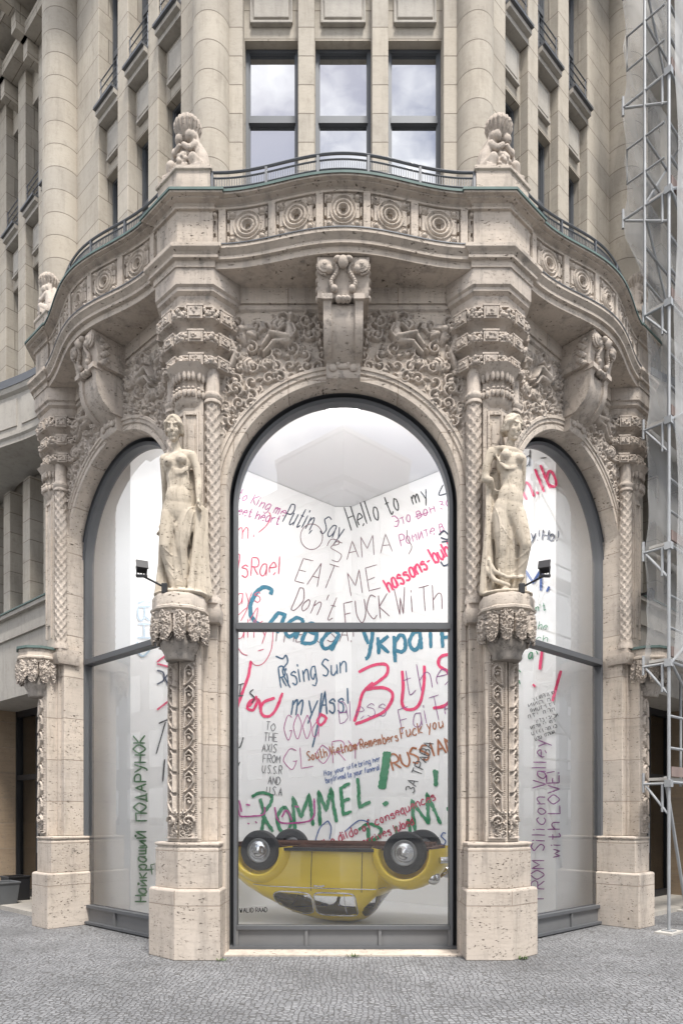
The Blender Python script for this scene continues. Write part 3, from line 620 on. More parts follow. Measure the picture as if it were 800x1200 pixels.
for k, sg in (('l', 1), ('r', -1)):
    T = lambda t0, t1: tuple(sorted((sg * (1.615 - t0), sg * (1.615 - t1))))
    per = []; fl = [T(0, .715)]; cl = []
    per += [T(.72, 1.24), T(1.50, 2.02), T(2.32, 2.86)]; fl += [T(1.245, 1.495), T(2.025, 2.315), T(2.865, 4.2)]
    cl.append((sg * (1.615 - 3.85), .31, .70))
    cl.append((sg * (1.615 - .06), .235, .80))
    for b in (0, 3.6, 7.2):
        per += [T(4.3 + b, 4.72 + b), T(4.95 + b, 5.46 + b), T(5.78 + b, 6.3 + b)]; fl += [T(4.205 + b, 4.295 + b), T(4.725 + b, 4.945 + b), T(5.465 + b, 5.775 + b), T(6.305 + b, 7.8 + b)]
        cl.append((sg * (1.615 - 7.1 - b), .31, .70))
    e = sorted([sg * 1.615, sg * (1.615 - 15.2)])
    wing = [T(4.6, 5.12), T(5.42, 5.95), T(6.25, 6.8), T(8.0, 8.9), T(9.3, 10.2), T(11, 12), T(12.6, 13.6)]
    upper(k, e[0], e[1], per, fl, cl, SGLASS)
    ce = sorted([sg * -1.0, sg * -13.5]); cornice(k, ce[0], ce[1])
    # wing, first floor and ground floor
    lo, hi = sorted([sg * -2.1, sg * -13.5])
    m = MB(); wallgrid(m, lo, hi, 5.2, 7.95, [(a, b, 5.3, 7.35) for a, b in wing], .95, .3)
    wl = bpart('wing_wall', m.mesh('wing_wall', LIME), k)
    for a in [T(4.1, 4.595), T(5.125, 5.415), T(5.955, 6.245), T(6.805, 7.95)]: link('pilaster', MB().box(a[0], a[1], .72, .96, 5.2, 7.6).mesh('pilaster', LIMEC), wl, bevel=.01)
    for a, b in wing[:3]: window(k, a, b, 5.3, 7.35, 1.08, SGLASS, .5)
    for a, b in wing[3:]: window(k, a, b, 5.3, 7.35, 1.08, SGLASS, .5)
    bm_ = MB(); bm_.box(lo, hi, .55, 1.0, 3.9, 5.13); bm_.box(lo, hi, .48, 1.0, 5.131, 5.2); bm_.box(lo + .02, hi - .02, .51, .56, 4.75, 4.9)
    link('parapet_band', bm_.mesh('parapet_band', LIMEP), wl); link('flashing', MB().box(lo, hi, .46, .95, 5.201, 5.225).mesh('flashing', COPPER), wl)
    # bowed balcony of the next bay along
    uc = sg * -4.15
    fb2 = lambda u: .36 - .42 * math.cos(math.pi * min(abs(u - uc), 2.2) / 4.4) ** 2
    wb = sweep_bow([(-.7, 7.72), (0, 7.72), (0, 7.8), (.03, 7.83), (.03, 7.88), (0, 7.9), (0, 8.5), (.05, 8.53), (.07, 8.6), (-.2, 8.6), (-.2, 8.2), (-.9, 8.2), (-.9, 7.72)], uc - 2.15, uc + 2.15, 50, True, fb=fb2)
    wbo = bpart('wing_balcony', wb.mesh('wing_balcony', LIMEP, 30), k)
    link('flashing', sweep_bow([(.08, 8.601), (.08, 8.66), (.0, 8.72), (.0, 8.80), (-.1, 8.86), (-.2, 8.86), (-.2, 8.601)], uc - 2.15, uc + 2.15, 50, True, fb=fb2).mesh('flashing', LEAD, 30), wbo)
    for q in np.arange(-1.75, 1.8, .7):
        rg = []; pnl = MB()
        for i in range(9):
            u = uc + q - .29 + .58 * i / 8; rg.append([(u, fb2(u) - o, z) for o, z in ((0, 7.98), (.02, 7.98), (.02, 8.42), (0, 8.42))])
        pnl.loft(rg)
        link('balcony_panel', pnl.mesh('balcony_panel', LIMEP), wbo)
    # recessed ground floor: soffit, brown travertine cheek, dark glazed door
    m = MB(); m.box(lo, hi, .55, 1.9, 3.72, 3.899); wl2 = bpart('entrance_soffit', m.mesh('entrance_soffit', LIMEP), k)
    a, b = sorted([sg * -5.45, sg * -13.5]); m = MB(); m.box(a, b, .60, 1.9, 0, 3.719); bpart('entrance_wall', m.mesh('entrance_wall', WTRAV), k)
    a, b = sorted([sg * -1.6, sg * -2.6]); m = MB(); m.box(a, b, .75, 1.9, 0, 3.719); bpart('entrance_wall', m.mesh('entrance_wall', WTRAV), k)
    d0, d1 = sorted([sg * -2.6, sg * -5.45]); dm = MB()
    for i in range(4): q = d0 + (d1 - d0) * i / 3; dm.box(max(d0, q - .05), min(d1, q + .05), 1.28, 1.40, .08, 3.719)
    dm.box(d0, d1, 1.29, 1.39, 3.6, 3.718); dm.box(d0, d1, 1.29, 1.39, 2.35, 2.45); dm.box(d0, d1, 1.29, 1.39, .08, .2)
    dr = bpart('entrance_door', dm.mesh('entrance_door', BLACK), k)
    link('pane', MB().add([(d0, 1.35, .1), (d1, 1.35, .1), (d1, 1.35, 3.7), (d0, 1.35, 3.7)], [(0, 1, 2, 3)]).mesh('pane', GLASS, fix=False), dr)
    hd = MB(); hq = sg * -4.32; hd.tube([(hq, 1.22, .95), (hq, 1.22, 1.5)], .018); hd.box(hq - .012, hq + .012, 1.22, 1.29, 1.0, 1.03); hd.box(hq - .012, hq + .012, 1.22, 1.29, 1.42, 1.45); link('handle', hd.mesh('handle', plain('steel', (.55, .55, .55), .3, 1)), dr)
    m = MB(); m.box(d0, d1, 3.2, 3.3, 0, 3.72); m.box(d0, d1, 1.9, 3.3, 3.6, 3.72); m.box(d0 - .05, d0, 1.4, 3.3, 0, 3.7); m.box(d1, d1 + .05, 1.4, 3.3, 0, 3.7); bpart('lobby_wall', m.mesh('lobby_wall', plain('lobby', (.19, .13, .07), .5, 0, .3, 2)), k)
    m = MB(); m.box(d0 - .1, d1 + .1, .4, 3.3, .0, .075); bpart('entrance_step', m.mesh('entrance_step', LIMEP), k)
# building core behind (closes the view and blocks light)
m = MB(); m.loft([[(-3.4, 10.9, z), (-1.3, 9.3, z), (1.3, 9.3, z), (3.4, 10.9, z), (13, 19.5, z), (13, 40, z), (-13, 40, z), (-13, 19.5, z)] for z in (8.05, 16.3)])
link('inner_core', m.mesh('inner_core', plain('core_dark', (.04, .04, .04), .9)), root, -ROOT)
# ---------------------------------------------------------------- display room
CY, CH = 13.6, 7.74; SLP = .91; WX = 3.3
def wy(x):
    ax = abs(x)
    if ax < .16: return CY - SLP * .16
    if ax <= WX: return CY - SLP * ax
    return CY - SLP * WX + (ax - WX) * .25
WHITE = plain('white_wall', (.80, .80, .80), .8, 0, .02, 1.5); CEIL = plain('white_ceiling', (.80, .80, .81), .8)
xs = [-4.3, -WX, -.16, .16, WX, 4.3]; m = MB()
fr = [(x, wy(x)) for x in xs]; bk = [(x, wy(x) + .15) for x in xs]
for i in range(5): m.add([(fr[i][0], fr[i][1], z) for z in (0, CH)] + [(fr[i + 1][0], fr[i + 1][1], z) for z in (0, CH)], [(0, 2, 3, 1)])
for i in range(5): m.add([(bk[i][0], bk[i][1], z) for z in (0, CH)] + [(bk[i + 1][0], bk[i + 1][1], z) for z in (0, CH)], [(0, 2, 3, 1)])
m.add([(*fr[i], CH) for i in range(6)] + [(*bk[i], CH) for i in range(6)], [(i, i + 1, 7 + i, 6 + i) for i in range(5)])
for i in (0, 5): m.add([(*fr[i], 0), (*fr[i], CH), (*bk[i], CH), (*bk[i], 0)], [(0, 1, 2, 3)])
wall = link('display_wall', m.mesh('display_wall', WHITE)); tag(wall, 'tall folded white wall behind the glass, covered in hand painted messages', 'display wall')
gp = [(-1.60, 8.47), (1.60, 8.47)] ; e1 = bw('r', 1.45, .72); gp += [(e1.x, e1.y), (4.6, 11.3), (.3, 14.1), (-.3, 14.1), (-4.6, 11.3), (-e1.x, e1.y)]
fl = link('display_floor', MB().prism([(x, y) for x, y in gp], .0, .04).mesh('display_floor', plain('grey_floor', (.6, .6, .6), .35, 0, .08, 1.2))); tag(fl, kind='structure')
ce = link('display_ceiling', MB().prism([(x, y) for x, y in gp], CH + .01, CH + .15).mesh('display_ceiling', CEIL)); tag(ce, kind='structure')
m = MB()
for k in (-1, 1): a = bw('r' if k > 0 else 'l', k * 1.5, .74); m.add([(a.x, a.y, 0), (a.x, a.y, CH), (k * 4.3, wy(4.3), CH), (k * 4.3, wy(4.3), 0)], [(0, 1, 2, 3)])
link('side_screen', m.mesh('side_screen', WHITE), wall)
# ceiling lamps that light the display
LAMPE = 33
lampm = plain('lamp_housing', (.05, .05, .055), .5); LM, t_, b_ = newmat('lamp_diffuser'); b_.inputs['Emission Color'].default_value = (1, .97, .93, 1); b_.inputs['Emission Strength'].default_value = 6
hous = MB().box(-.55, .55, -.10, .10, -.10, 0).mesh('ceiling_lamp', lampm); dif = MB().box(-.52, .52, -.08, .08, -.108, -.101).mesh('diffuser', LM)
for i, (x, y, a, lb) in enumerate([(0, 9.05, 0, 'long black ceiling lamp inside the crown of the middle arched window'), (-1.75, 9.45, -AL, 'long black ceiling lamp behind the left arched window'), (1.75, 9.45, AL, 'long black ceiling lamp behind the right arched window')]):
    o = link('ceiling_lamp', hous, None, (x, y, CH - .55), a); tag(o, lb, 'lamp', 'ceiling lamps of the shop display'); link('diffuser', dif, o)
    rod = MB().tube([(-.4, 0, 0), (-.4, 0, .56)], .012).tube([(.4, 0, 0), (.4, 0, .56)], .012); link('hanger', rod.mesh('hanger', lampm), o)
    ld = bpy.data.lights.new('lamp', 'AREA'); ld.shape = 'RECTANGLE'; ld.size = 1.0; ld.size_y = .15; ld.energy = LAMPE; ld.color = (1, .97, .94)
    lo_ = bpy.data.objects.new('lamp_light', ld); col.objects.link(lo_); lo_.parent = o; lo_.location = (0, .0, -.12); lo_.rotation_euler = (R(20), 0, 0)
    lu = bpy.data.lights.new('ceiling_fill', 'AREA'); lu.shape = 'RECTANGLE'; lu.size = 1.0; lu.size_y = .15; lu.energy = 14; lu.color = (1, .97, .94)
    lv_ = bpy.data.objects.new('ceiling_fill_light', lu); col.objects.link(lv_); lv_.parent = o; lv_.location = (0, .12, .03); lv_.rotation_euler = (R(115), 0, 0)  # upward fill light added to whiten the ceiling, separate from the lamps' own output
# ---------------------------------------------------------------- ground
gm, t, b = newmat('cobbles'); N = t.nodes.new; K = t.links.new
g = N('ShaderNodeNewGeometry'); 
wn = N('ShaderNodeTexNoise'); wn.inputs['Scale'].default_value = .9; K(g.outputs['Position'], wn.inputs['Vector'])
ax = N('ShaderNodeVectorMath'); ax.operation = 'MULTIPLY_ADD'; K(wn.outputs['Color'], ax.inputs[0]); ax.inputs[1].default_value = (.25, .25, 0); K(g.outputs['Position'], ax.inputs[2])
sc = N('ShaderNodeMapping'); sc.inputs['Scale'].default_value = (1, 1, 0); K(ax.outputs[0], sc.inputs[0])
v1 = N('ShaderNodeTexVoronoi'); v1.feature = 'DISTANCE_TO_EDGE'; v1.inputs['Scale'].default_value = 21; v1.inputs['Randomness'].default_value = .55
v2 = N('ShaderNodeTexVoronoi'); v2.inputs['Scale'].default_value = 21; v2.inputs['Randomness'].default_value = .55
K(sc.outputs[0], v1.inputs['Vector']); K(sc.outputs[0], v2.inputs['Vector'])
mr = N('ShaderNodeMapRange'); mr.inputs[1].default_value = .02; mr.inputs[2].default_value = .12; K(v1.outputs['Distance'], mr.inputs[0])
sx = N('ShaderNodeSeparateColor'); K(v2.outputs['Color'], sx.inputs[0])
m1 = N('ShaderNodeMixRGB'); m1.inputs[1].default_value = (.165, .168, .175, 1); m1.inputs[2].default_value = (.235, .237, .243, 1); K(sx.outputs[0], m1.inputs[0])
n2 = N('ShaderNodeTexNoise'); n2.inputs['Scale'].default_value = .8; n2.inputs['Detail'].default_value = 6; K(g.outputs['Position'], n2.inputs['Vector'])
r2 = N('ShaderNodeMapRange'); r2.inputs[1].default_value = .35; r2.inputs[2].default_value = .7; r2.inputs[3].default_value = .72; r2.inputs[4].default_value = 1.18; K(n2.outputs['Fac'], r2.inputs[0])
m2 = N('ShaderNodeMixRGB'); m2.blend_type = 'MULTIPLY'; m2.inputs[0].default_value = 1; K(m1.outputs[0], m2.inputs[1]); K(r2.outputs[0], m2.inputs[2])
m3 = N('ShaderNodeMixRGB'); m3.inputs[1].default_value = (.075, .073, .071, 1); K(mr.outputs[0], m3.inputs[0]); K(m2.outputs[0], m3.inputs[2]); K(m3.outputs[0], b.inputs['Base Color'])
bu = N('ShaderNodeBump'); bu.inputs['Strength'].default_value = .8; bu.inputs['Distance'].default_value = .012; K(mr.outputs[0], bu.inputs['Height']); K(bu.outputs[0], b.inputs['Normal']); b.inputs['Roughness'].default_value = .75
gr = link('pavement', MB().add([(-600, -600, 0), (600, -600, 0), (600, 600, 0), (-600, 600, 0)], [(0, 1, 2, 3)]).mesh('pavement', gm)); tag(gr, kind='structure')
m = MB(); m.prism([(-1.40, 7.98), (1.40, 7.98), (1.40, 8.42), (-1.40, 8.42)], -.02, .018); 
st = link('threshold_slab', m.mesh('threshold_slab', TRAV), root, -ROOT)
# ---------------------------------------------------------------- statues
def head(m, h, yaw=0, k=1.0, tilt=R(11)):
    M = Matrix.Translation(h) @ Matrix.Rotation(yaw, 4, 'Z') @ Matrix.Rotation(tilt, 4, 'X') @ Matrix.Scale(k, 4); P = lambda x, y, z: M @ Vector((x, y, z)); Q = M.to_3x3()
    E = lambda c, r: m.ell(P(*c), r, Q); C = lambda a, r0, b, r1: m.cap(P(*a), r0 * k, P(*b), r1 * k)
    E((0, .02, .03), (.092, .112, .115)); E((0, -.03, -.035), (.07, .075, .105)); E((0, -.076, -.118), (.028, .026, .024)); E((0, -.02, -.08), (.06, .06, .06))
    C((0, -.1, .03), .012, (0, -.12, -.035), .017); E((0, -.086, .044), (.058, .016, .012))
    for s in (-1, 1): E((s * .032, -.085, .012), (.018, .012, .009)); E((s * .04, -.07, -.035), (.03, .027, .03)); E((s * .022, -.098, .033), (.026, .012, .008))
    E((0, -.1, -.072), (.025, .012, .0065)); E((0, -.098, -.088), (.02, .012, .007))
    for s in (-1, 1):        # waved hair drawn back to a knot
        for q in range(5):
            t = q / 4; C((s * .01, -.06 + t * .08, .112 + .010 * math.sin(t * 3)), .02, (s * (.078 + .012 * t), -.055 + t * .09, .05), .024); C((s * (.078 + .012 * t), -.055 + t * .09, .05), .024, (s * .085, .0 + t * .08, -.03), .024)
        E((s * .088, -.01, -.02), (.02, .03, .04))
    for s in (-1, 1):
        for q in range(4): E((s * .092, -.03 + .03 * q, .045 - .022 * q), (.022, .026, .026))
    E((0, .125, .0), (.065, .055, .06)); E((0, .03, .06), (.1, .115, .1))
def hand(m, p, d, s=1):       # palm, four curled fingers and a thumb; d = direction of the fingers
    p = Vector(p); d = Vector(d).normalized(); a = Vector((0, 1, 0)); a = (a - d * a.dot(d)).normalized(); n = d.cross(a)
    m.cap(p, .028, p + d * .05, .032)
    for i, ln in enumerate((.07, .08, .075, .058)):
        b = p + d * .06 + a * (.026 * (i - 1.5) * .8); c = b + d * ln * .55 + n * .008 * s; e = c + d * ln * .4 + n * .03 * s; m.cap(b, .012, c, .011); m.cap(c, .011, e, .009)
    m.cap(p + d * .01 - a * .025, .013, p + d * .055 - a * .05 + n * .015 * s, .011)
def foot(m, a, b):
    a, b = Vector(a), Vector(b); m.cap(a, .042, b, .036); d = (b - a).normalized(); sd_ = Vector((-d.y, d.x, 0))
    for i in range(5): m.cap(b + sd_ * (i - 2) * .017, .014, b + d * (.04 - .005 * abs(i - 1)) + sd_ * (i - 2) * .019, .011)
def folds(m, pts_top, pts_bot, n, r0, r1, wav, rs):
    for i in range(n):
        t = i / (n - 1); a = Vector(pts_top[0]).lerp(Vector(pts_top[1]), t); b = Vector(pts_bot[0]).lerp(Vector(pts_bot[1]), t); pr = None
        k = rs.uniform(.75, 1.25); ph = rs.uniform(0, 6)
        for q in range(7):
            f = q / 6; p = a.lerp(b, f) + Vector((wav * math.sin(f * 4 + ph), -wav * .7 * (i % 2) + wav * math.cos(f * 3 + ph) * .5, 0)); r = (r0 + (r1 - r0) * f) * k
            if pr: m.cap(pr[0], pr[1], p, r, 10)
            pr = (p, r)
def figure(m, hp, yaw, fold):      # smooth the body first, then grow the head and the cloth folds on it as one surface
    b_ = sculpt(m, 'body_form', STAT, .009, 12); h = MB(); n_v = len(b_.vertices); co = np.empty(n_v * 3); b_.vertices.foreach_get('co', co)
    h.v = [tuple(p) for p in co.reshape(-1, 3)]; h.f = [tuple(p.vertices) for p in b_.polygons]
    from mathutils.bvhtree import BVHTree
    tree = BVHTree.FromPolygons(h.v, h.f)
    for path in fold:
        r0 = path[0]; pts = smooth2(path[1:]); pr = None
        for i, (x, z) in enumerate(pts):
            hit = tree.ray_cast(Vector((x, -1, z)), Vector((0, 1, 0)))[0]
            if hit is None: pr = None; continue
            t = i / (len(pts) - 1); r = r0 * (.45 + .55 * math.sin(math.pi * min(1, .15 + .85 * t)) + .25 * t); p = (x, hit.y + .003, z)
            if pr: h.cap(pr[0], pr[1], p, r, 8)
            pr = (p, r)
    bpy.data.meshes.remove(b_)
    head(h, hp, yaw, 1.04); return sculpt(h, 'statue', STAT, .0062, 1)
def smooth2(pts, n=6):
    q = [pts[0]] + list(pts) + [pts[-1]]; out = []
    for i in range(1, len(q) - 2):
        p0, p1, p2, p3 = [np.array(q[i + k], float) for k in (-1, 0, 1, 2)]
        for t in np.linspace(0, 1, n, endpoint=False): out.append(tuple(.5 * ((2 * p1) + (-p0 + p2) * t + (2 * p0 - 5 * p1 + 4 * p2 - p3) * t * t + (-p0 + 3 * p1 - 3 * p2 + p3) * t ** 3)))
    out.append(tuple(pts[-1])); return out
FA = [(.012, (.18, 1.02), (.10, .85), (.055, .6), (.06, .3), (.085, .08)), (.012, (.2, .98), (.155, .75), (.125, .5), (.13, .2), (.15, .06)), (.010, (.0, .98), (-.0, .75), (-.035, .5), (-.02, .2), (0, .06)), (.010, (-.04, .9), (-.05, .65), (-.045, .35), (-.02, .1)),
      (.010, (-.17, .93), (-.18, .72), (-.19, .5), (-.17, .2), (-.15, .06)), (.009, (-.15, .53), (-.08, .46), (.0, .44)), (.009, (-.14, .42), (-.06, .31), (.03, .26)), (.008, (-.10, 1.36), (-.07, 1.22), (-.06, 1.08), (-.1, .95)), (.008, (.10, 1.36), (.08, 1.22), (.09, 1.08), (.13, .98)), (.008, (.02, 1.3), (.01, 1.18), (.03, 1.05)), (.01, (.22, .9), (.21, .6), (.22, .3), (.23, .06)), (.01, (.27, .9), (.28, .6), (.29, .3), (.3, .06)), (.008, (-.12, .3), (-.04, .2), (.05, .16))]
FB = [(.012, (-.17, 1.0), (-.13, .82), (-.12, .6), (-.12, .35), (-.13, .08)), (.010, (.02, .92), (.01, .7), (.02, .45), (.03, .2), (.03, .06)), (.011, (.12, .98), (.09, .8), (.06, .6), (.06, .35), (.05, .08)), (.010, (.2, .9), (.22, .7), (.22, .56)), (.009, (.22, .5), (.12, .42), (.02, .44)), (.009, (.2, .4), (.1, .3), (-.02, .27)), (.009, (-.03, 1.36), (-.0, 1.2), (-.02, 1.06), (-.06, .95)), (.008, (.13, 1.36), (.11, 1.2), (.12, 1.06), (.15, .95)), (.008, (.05, 1.3), (.05, 1.15), (.04, 1.0)),
      (.012, (-.2, 1.15), (-.21, .8), (-.22, .45), (-.24, .06)), (.012, (-.25, 1.2), (-.26, .8), (-.27, .45), (-.29, .06)), (.01, (-.07, .98), (-.06, .75), (-.05, .5), (-.04, .2)), (.009, (-.13, .8), (-.05, .68), (.03, .64))]
A = MB(); rs = random.Random(2)
A.chain([(-.045, .01, 1.80, .052), (-.025, .02, 1.66, .06)]); A.chain([(-.15, .02, 1.595, .062), (0, .03, 1.63, .07), (.12, .02, 1.62, .066)])
A.ell((-.02, .005, 1.50), (.165, .112, .16)); A.ell((-.01, .0, 1.36), (.145, .104, .16)); A.ell((0, 0, 1.24), (.146, .1, .25)); A.ell((0, -.02, 1.10), (.165, .105, .2)); A.ell((-.01, .0, .98), (.195, .128, .2)); A.ell((-.02, .0, .62), (.12, .07, .36)); A.ell((-.01, .02, .3), (.1, .06, .3))
for x, z in ((-.098, 1.51), (.058, 1.532)): A.ell((x, -.085, z), (.066, .056, .062)); A.ell((x, -.132, z - .004), (.014, .014, .014))
A.chain([(-.105, -.005, .93, .112), (-.13, -.05, .70, .092), (-.14, -.085, .55, .066), (-.135, -.05, .46, .064), (-.11, .0, .34, .063), (-.075, .02, .13, .04)]); foot(A, (-.075, .01, .06), (-.11, -.12, .04))
A.chain([(.09, .0, .93, .112), (.065, -.025, .70, .093), (.05, -.035, .55, .068), (.05, -.01, .46, .064), (.058, .02, .34, .066), (.065, .03, .13, .042)]); foot(A, (.065, .02, .06), (.055, -.12, .04))
A.chain([(.165, .02, 1.605, .062), (.215, .03, 1.47, .05), (.235, .03, 1.33, .046), (.245, .0, 1.22, .042), (.25, -.02, 1.11, .033)]); hand(A, (.25, -.02, 1.09), (.05, -.15, -1))
A.chain([(-.185, .02, 1.585, .06), (-.195, .08, 1.33, .046), (-.205, .12, 1.1, .04), (-.23, .08, .87, .034)]); hand(A, (-.235, .075, .86), (-.1, -.2, -1), -1)
for z, d in ((1.44, 0), (1.418, .0), (1.392, .0)): A.chain([(-.06, -.09, z + .0, .007), (.0, -.106, z - .035, .009), (.07, -.104, z - .03, .009), (.14, -.06, z + .03, .008)])
folds(A, ((.23, .02, 1.04), (.30, .12, 1.02)), ((.16, -.03, .04), (.35, .10, .04)), 7, .03, .042, .014, rs); folds(A, ((-.23, .06, .86), (-.18, .12, .95)), ((-.26, .02, .04), (-.13, .10, .04)), 5, .026, .04, .012, rs)
folds(A, ((-.15, .13, 1.45), (.18, .13, 1.45)), ((-.2, .13, .03), (.28, .13, .03)), 8, .05, .06, .01, rs)
A.chain([(-.05, -.08, .86, .03), (.0, -.085, .7, .02), (.0, -.05, .5, .015)]); A.ell((.02, .0, .02), (.34, .21, .045))
B = MB(); rs = random.Random(4)
B.chain([(.045, .0, 1.80, .052), (.015, .02, 1.67, .062)]); B.chain([(-.17, .02, 1.64, .062), (0, .03, 1.655, .07), (.15, .02, 1.61, .062)])
B.ell((.02, .0, 1.52), (.165, .115, .16)); B.ell((.045, 0, 1.38), (.14, .102, .15)); B.ell((.05, 0, 1.26), (.138, .098, .25)); B.ell((.03, -.02, 1.11), (.16, .104, .2)); B.ell((.01, 0, .98), (.195, .128, .2)); B.ell((.03, .0, .62), (.12, .06, .36)); B.ell((.04, .02, .3), (.1, .05, .3))
for x, z in ((-.05, 1.575), (.115, 1.545)): B.ell((x, -.088, z), (.066, .056, .062)); B.ell((x, -.134, z - .004), (.014, .014, .014))
B.chain([(-.08, 0, .93, .114), (-.085, -.02, .71, .098), (-.085, -.025, .55, .072), (-.082, .0, .45, .066), (-.075, .015, .34, .066), (-.06, .02, .13, .043)]); foot(B, (-.06, .01, .06), (-.07, -.12, .04))
B.chain([(.115, -.01, .93, .11), (.16, -.08, .68, .09), (.185, -.12, .55, .068), (.18, -.09, .46, .06), (.165, -.05, .34, .06), (.125, .0, .13, .04)]); foot(B, (.125, .0, .06), (.12, -.12, .04))
B.chain([(-.20, .02, 1.65, .062), (-.255, .02, 1.5, .052), (-.275, .02, 1.35, .048), (-.22, -.02, 1.31, .044), (-.17, .05, 1.24, .034)]); hand(B, (-.17, .05, 1.24), (.6, .1, -.5))
B.chain([(.185, .03, 1.59, .06), (.205, .09, 1.34, .046), (.18, .13, 1.12, .036)]); hand(B, (.18, .13, 1.10), (0, .1, -1))
for d in (0, .024): B.chain([(-.15, -.03, 1.60 - d, .009), (-.125, -.09, 1.50 - d, .011), (-.05, -.108, 1.43 - d, .011), (.04, -.108, 1.44 - d, .010), (.15, -.07, 1.50 - d, .008)])
for d in (0, .022): B.chain([(-.2, -.0, 1.70 - d, .016), (-.08, -.075, 1.68 - d, .017), (.07, -.08, 1.66 - d, .016), (.17, -.02, 1.645 - d, .014)])
folds(B, ((-.24, .04, 1.28), (-.17, .12, 1.36)), ((-.30, .02, .04), (-.14, .10, .04)), 7, .028, .042, .016, rs); folds(B, ((-.15, .13, 1.45), (.16, .13, 1.45)), ((-.22, .13, .03), (.22, .13, .03)), 7, .05, .055, .01, rs)
B.chain([(-.25, .0, .42, .03), (-.18, -.07, .26, .028), (-.04, -.1, .19, .024), (.15, -.08, .2, .022), (.2, .02, .24, .025)]); B.chain([(-.27, .0, .32, .03), (-.18, -.07, .16, .03), (-.02, -.1, .1, .026)])
B.ell((.0, .0, .02), (.32, .21, .045))
pA = pil_world('L', .02, .06, 4.15); pB = pil_world('R', -.02, .06, 4.15)
o = link('statue', figure(A, (-.05, -.035, 1.90), R(6), FA), None, pA, R(-4), scale=(.94, .94, 1)); tag(o, 'pale stone statue of a woman looking ahead with one arm hanging, on the left bracket', 'statue', 'female statues on the pillar brackets')
o = link('statue', figure(B, (.05, -.035, 1.91), R(26), FB), None, pB, R(4), scale=(.94, .94, 1)); tag(o, 'pale stone statue of a woman with bent elbow and turned head, on the right bracket', 'statue', 'female statues on the pillar brackets')
# figure groups on the balcony pedestals
G = MB(); rs = random.Random(9)
for s in (-1, 1):
    G.chain([(s * .19, .03, .07, .095), (s * .17, .01, .2, .085), (s * .115, -.01, .34, .07)]); G.cap((s * .1, -.01, .36), .045, (s * .075, -.05, .41), .04); G.ell((s * .07, -.07, .435), (.055, .06, .06)); G.ell((s * .085, -.03, .455), .055)
    G.cap((s * .19, -.02, .07), .075, (s * .15, -.13, .12), .06); G.cap((s * .15, -.13, .12), .06, (s * .17, -.1, .02), .05); G.chain([(s * .14, -.06, .33, .04), (s * .1, -.13, .25, .034), (s * .03, -.14, .3, .03)]); G.cap((s * .13, .02, .36), .04, (s * .1, 0, .5), .035)
    G.chain([(s * .2, .1, .05, .07), (s * .16, .1, .3, .06), (s * .08, .08, .45, .05)])
G.ell((0, -.07, .13), (.1, .09, .11)); G.ell((0, .05, .25), (.12, .08, .25))
for i in range(26): a, e = rs.uniform(-1.6, 1.6), rs.uniform(-.8, 1.1); G.ell((.1 * math.sin(a) * math.cos(e), -.07 - .09 * math.cos(a) * math.cos(e), .13 + .11 * math.sin(e)), .028)
G.lathe([(.05, .42), (.08, .47), (.12, .54), (.15, .60), (.13, .64), (.09, .66)], (0, .0, 0), 24)
for i in range(18): a = 2 * math.pi * i / 18; G.chain([(.08 * math.cos(a), .08 * math.sin(a), .47, .014), (.13 * math.cos(a), .13 * math.sin(a), .54, .017), (.155 * math.cos(a), .155 * math.sin(a), .595, .018), (.14 * math.cos(a), .14 * math.sin(a), .63, .02)])
for i in range(12): a = 6.28 * i / 12; G.ell((.09 * math.cos(a), .09 * math.sin(a), .645), .045)
G.box(-.26, .26, -.16, .18, -.02, .04)
GM = sculpt(G, 'figure_group', CARV, .0075, 1)
for k, rz, lb in (('L', -AL / 2, 'carved pair of crouching figures under a basket on the pedestal left of the top windows'), ('R', AL / 2, 'carved pair of crouching figures under a basket on the pedestal right of the top windows'), ('l', -1.5 * AL, 'carved crouching figures under a basket on the leftmost balcony pedestal'), ('r', 1.5 * AL, 'carved crouching figures under a basket on the rightmost balcony pedestal by the scaffold')):
    o = link('figure_group', GM, None, pil_world(k, 0, .27 if k in 'LR' else .24, 9.075), rz, scale=(1.0, .9, 1.06)); tag(o, lb, 'sculpture', 'basket carrying figures on the balcony')
# floodlights
def px(x, y, Y): return Vector(((x - 402) / 800 * Y, Y, 1.65 + (956 - y) / 800 * Y))
for s, lb in ((1, 'small black floodlight on an arm at the feet of the left statue'), (-1, 'small black floodlight on an arm at the feet of the right statue')):
    m_ = lambda p: Vector((p.x * s, p.y, p.z)); b0 = px(193, 687, 7.62); b0.z = 4.13
    o = empty('floodlight', m_(b0)); tag(o, lb, 'floodlight', 'floodlights at the statues'); T_ = lambda p: m_(p) - m_(b0)
    link('mount', MB().box(-.03, .03, -.03, .03, 0, .11).mesh('mount', BLACK), o, bevel=.005)
    link('arm', MB().tube([T_(b0 + Vector((0, 0, .07))), T_(px(167, 675, 7.52))], .012).mesh('arm', BLACK), o)
    e = T_(px(166, 675, 7.52)); M_ = Matrix.Translation(e + Vector((0, 0, .10))) @ Matrix.Rotation(R(25 * s), 4, 'Z') @ Matrix.Rotation(R(-30), 4, 'X')
    hd = MB(); hd.box(-.055, .055, -.03, .05, -.045, .045, M_); hd.box(-.065, .065, -.045, -.03, -.055, .055, M_)
    for i in range(4): hd.box(-.05 + i * .03, -.04 + i * .03, .05, .065, -.04, .04, M_)
    link('lamp_head', hd.mesh('lamp_head', BLACK), o)
    link('yoke', MB().tube([e + Vector((-.05, 0, 0)), e + Vector((-.06, 0, .1))], .007, 6).tube([e + Vector((.05, 0, 0)), e + Vector((.06, 0, .1))], .007, 6).box(e.x - .06, e.x + .06, e.y - .02, e.y + .02, e.z - .012, e.z + .012).mesh('yoke', BLACK), o)
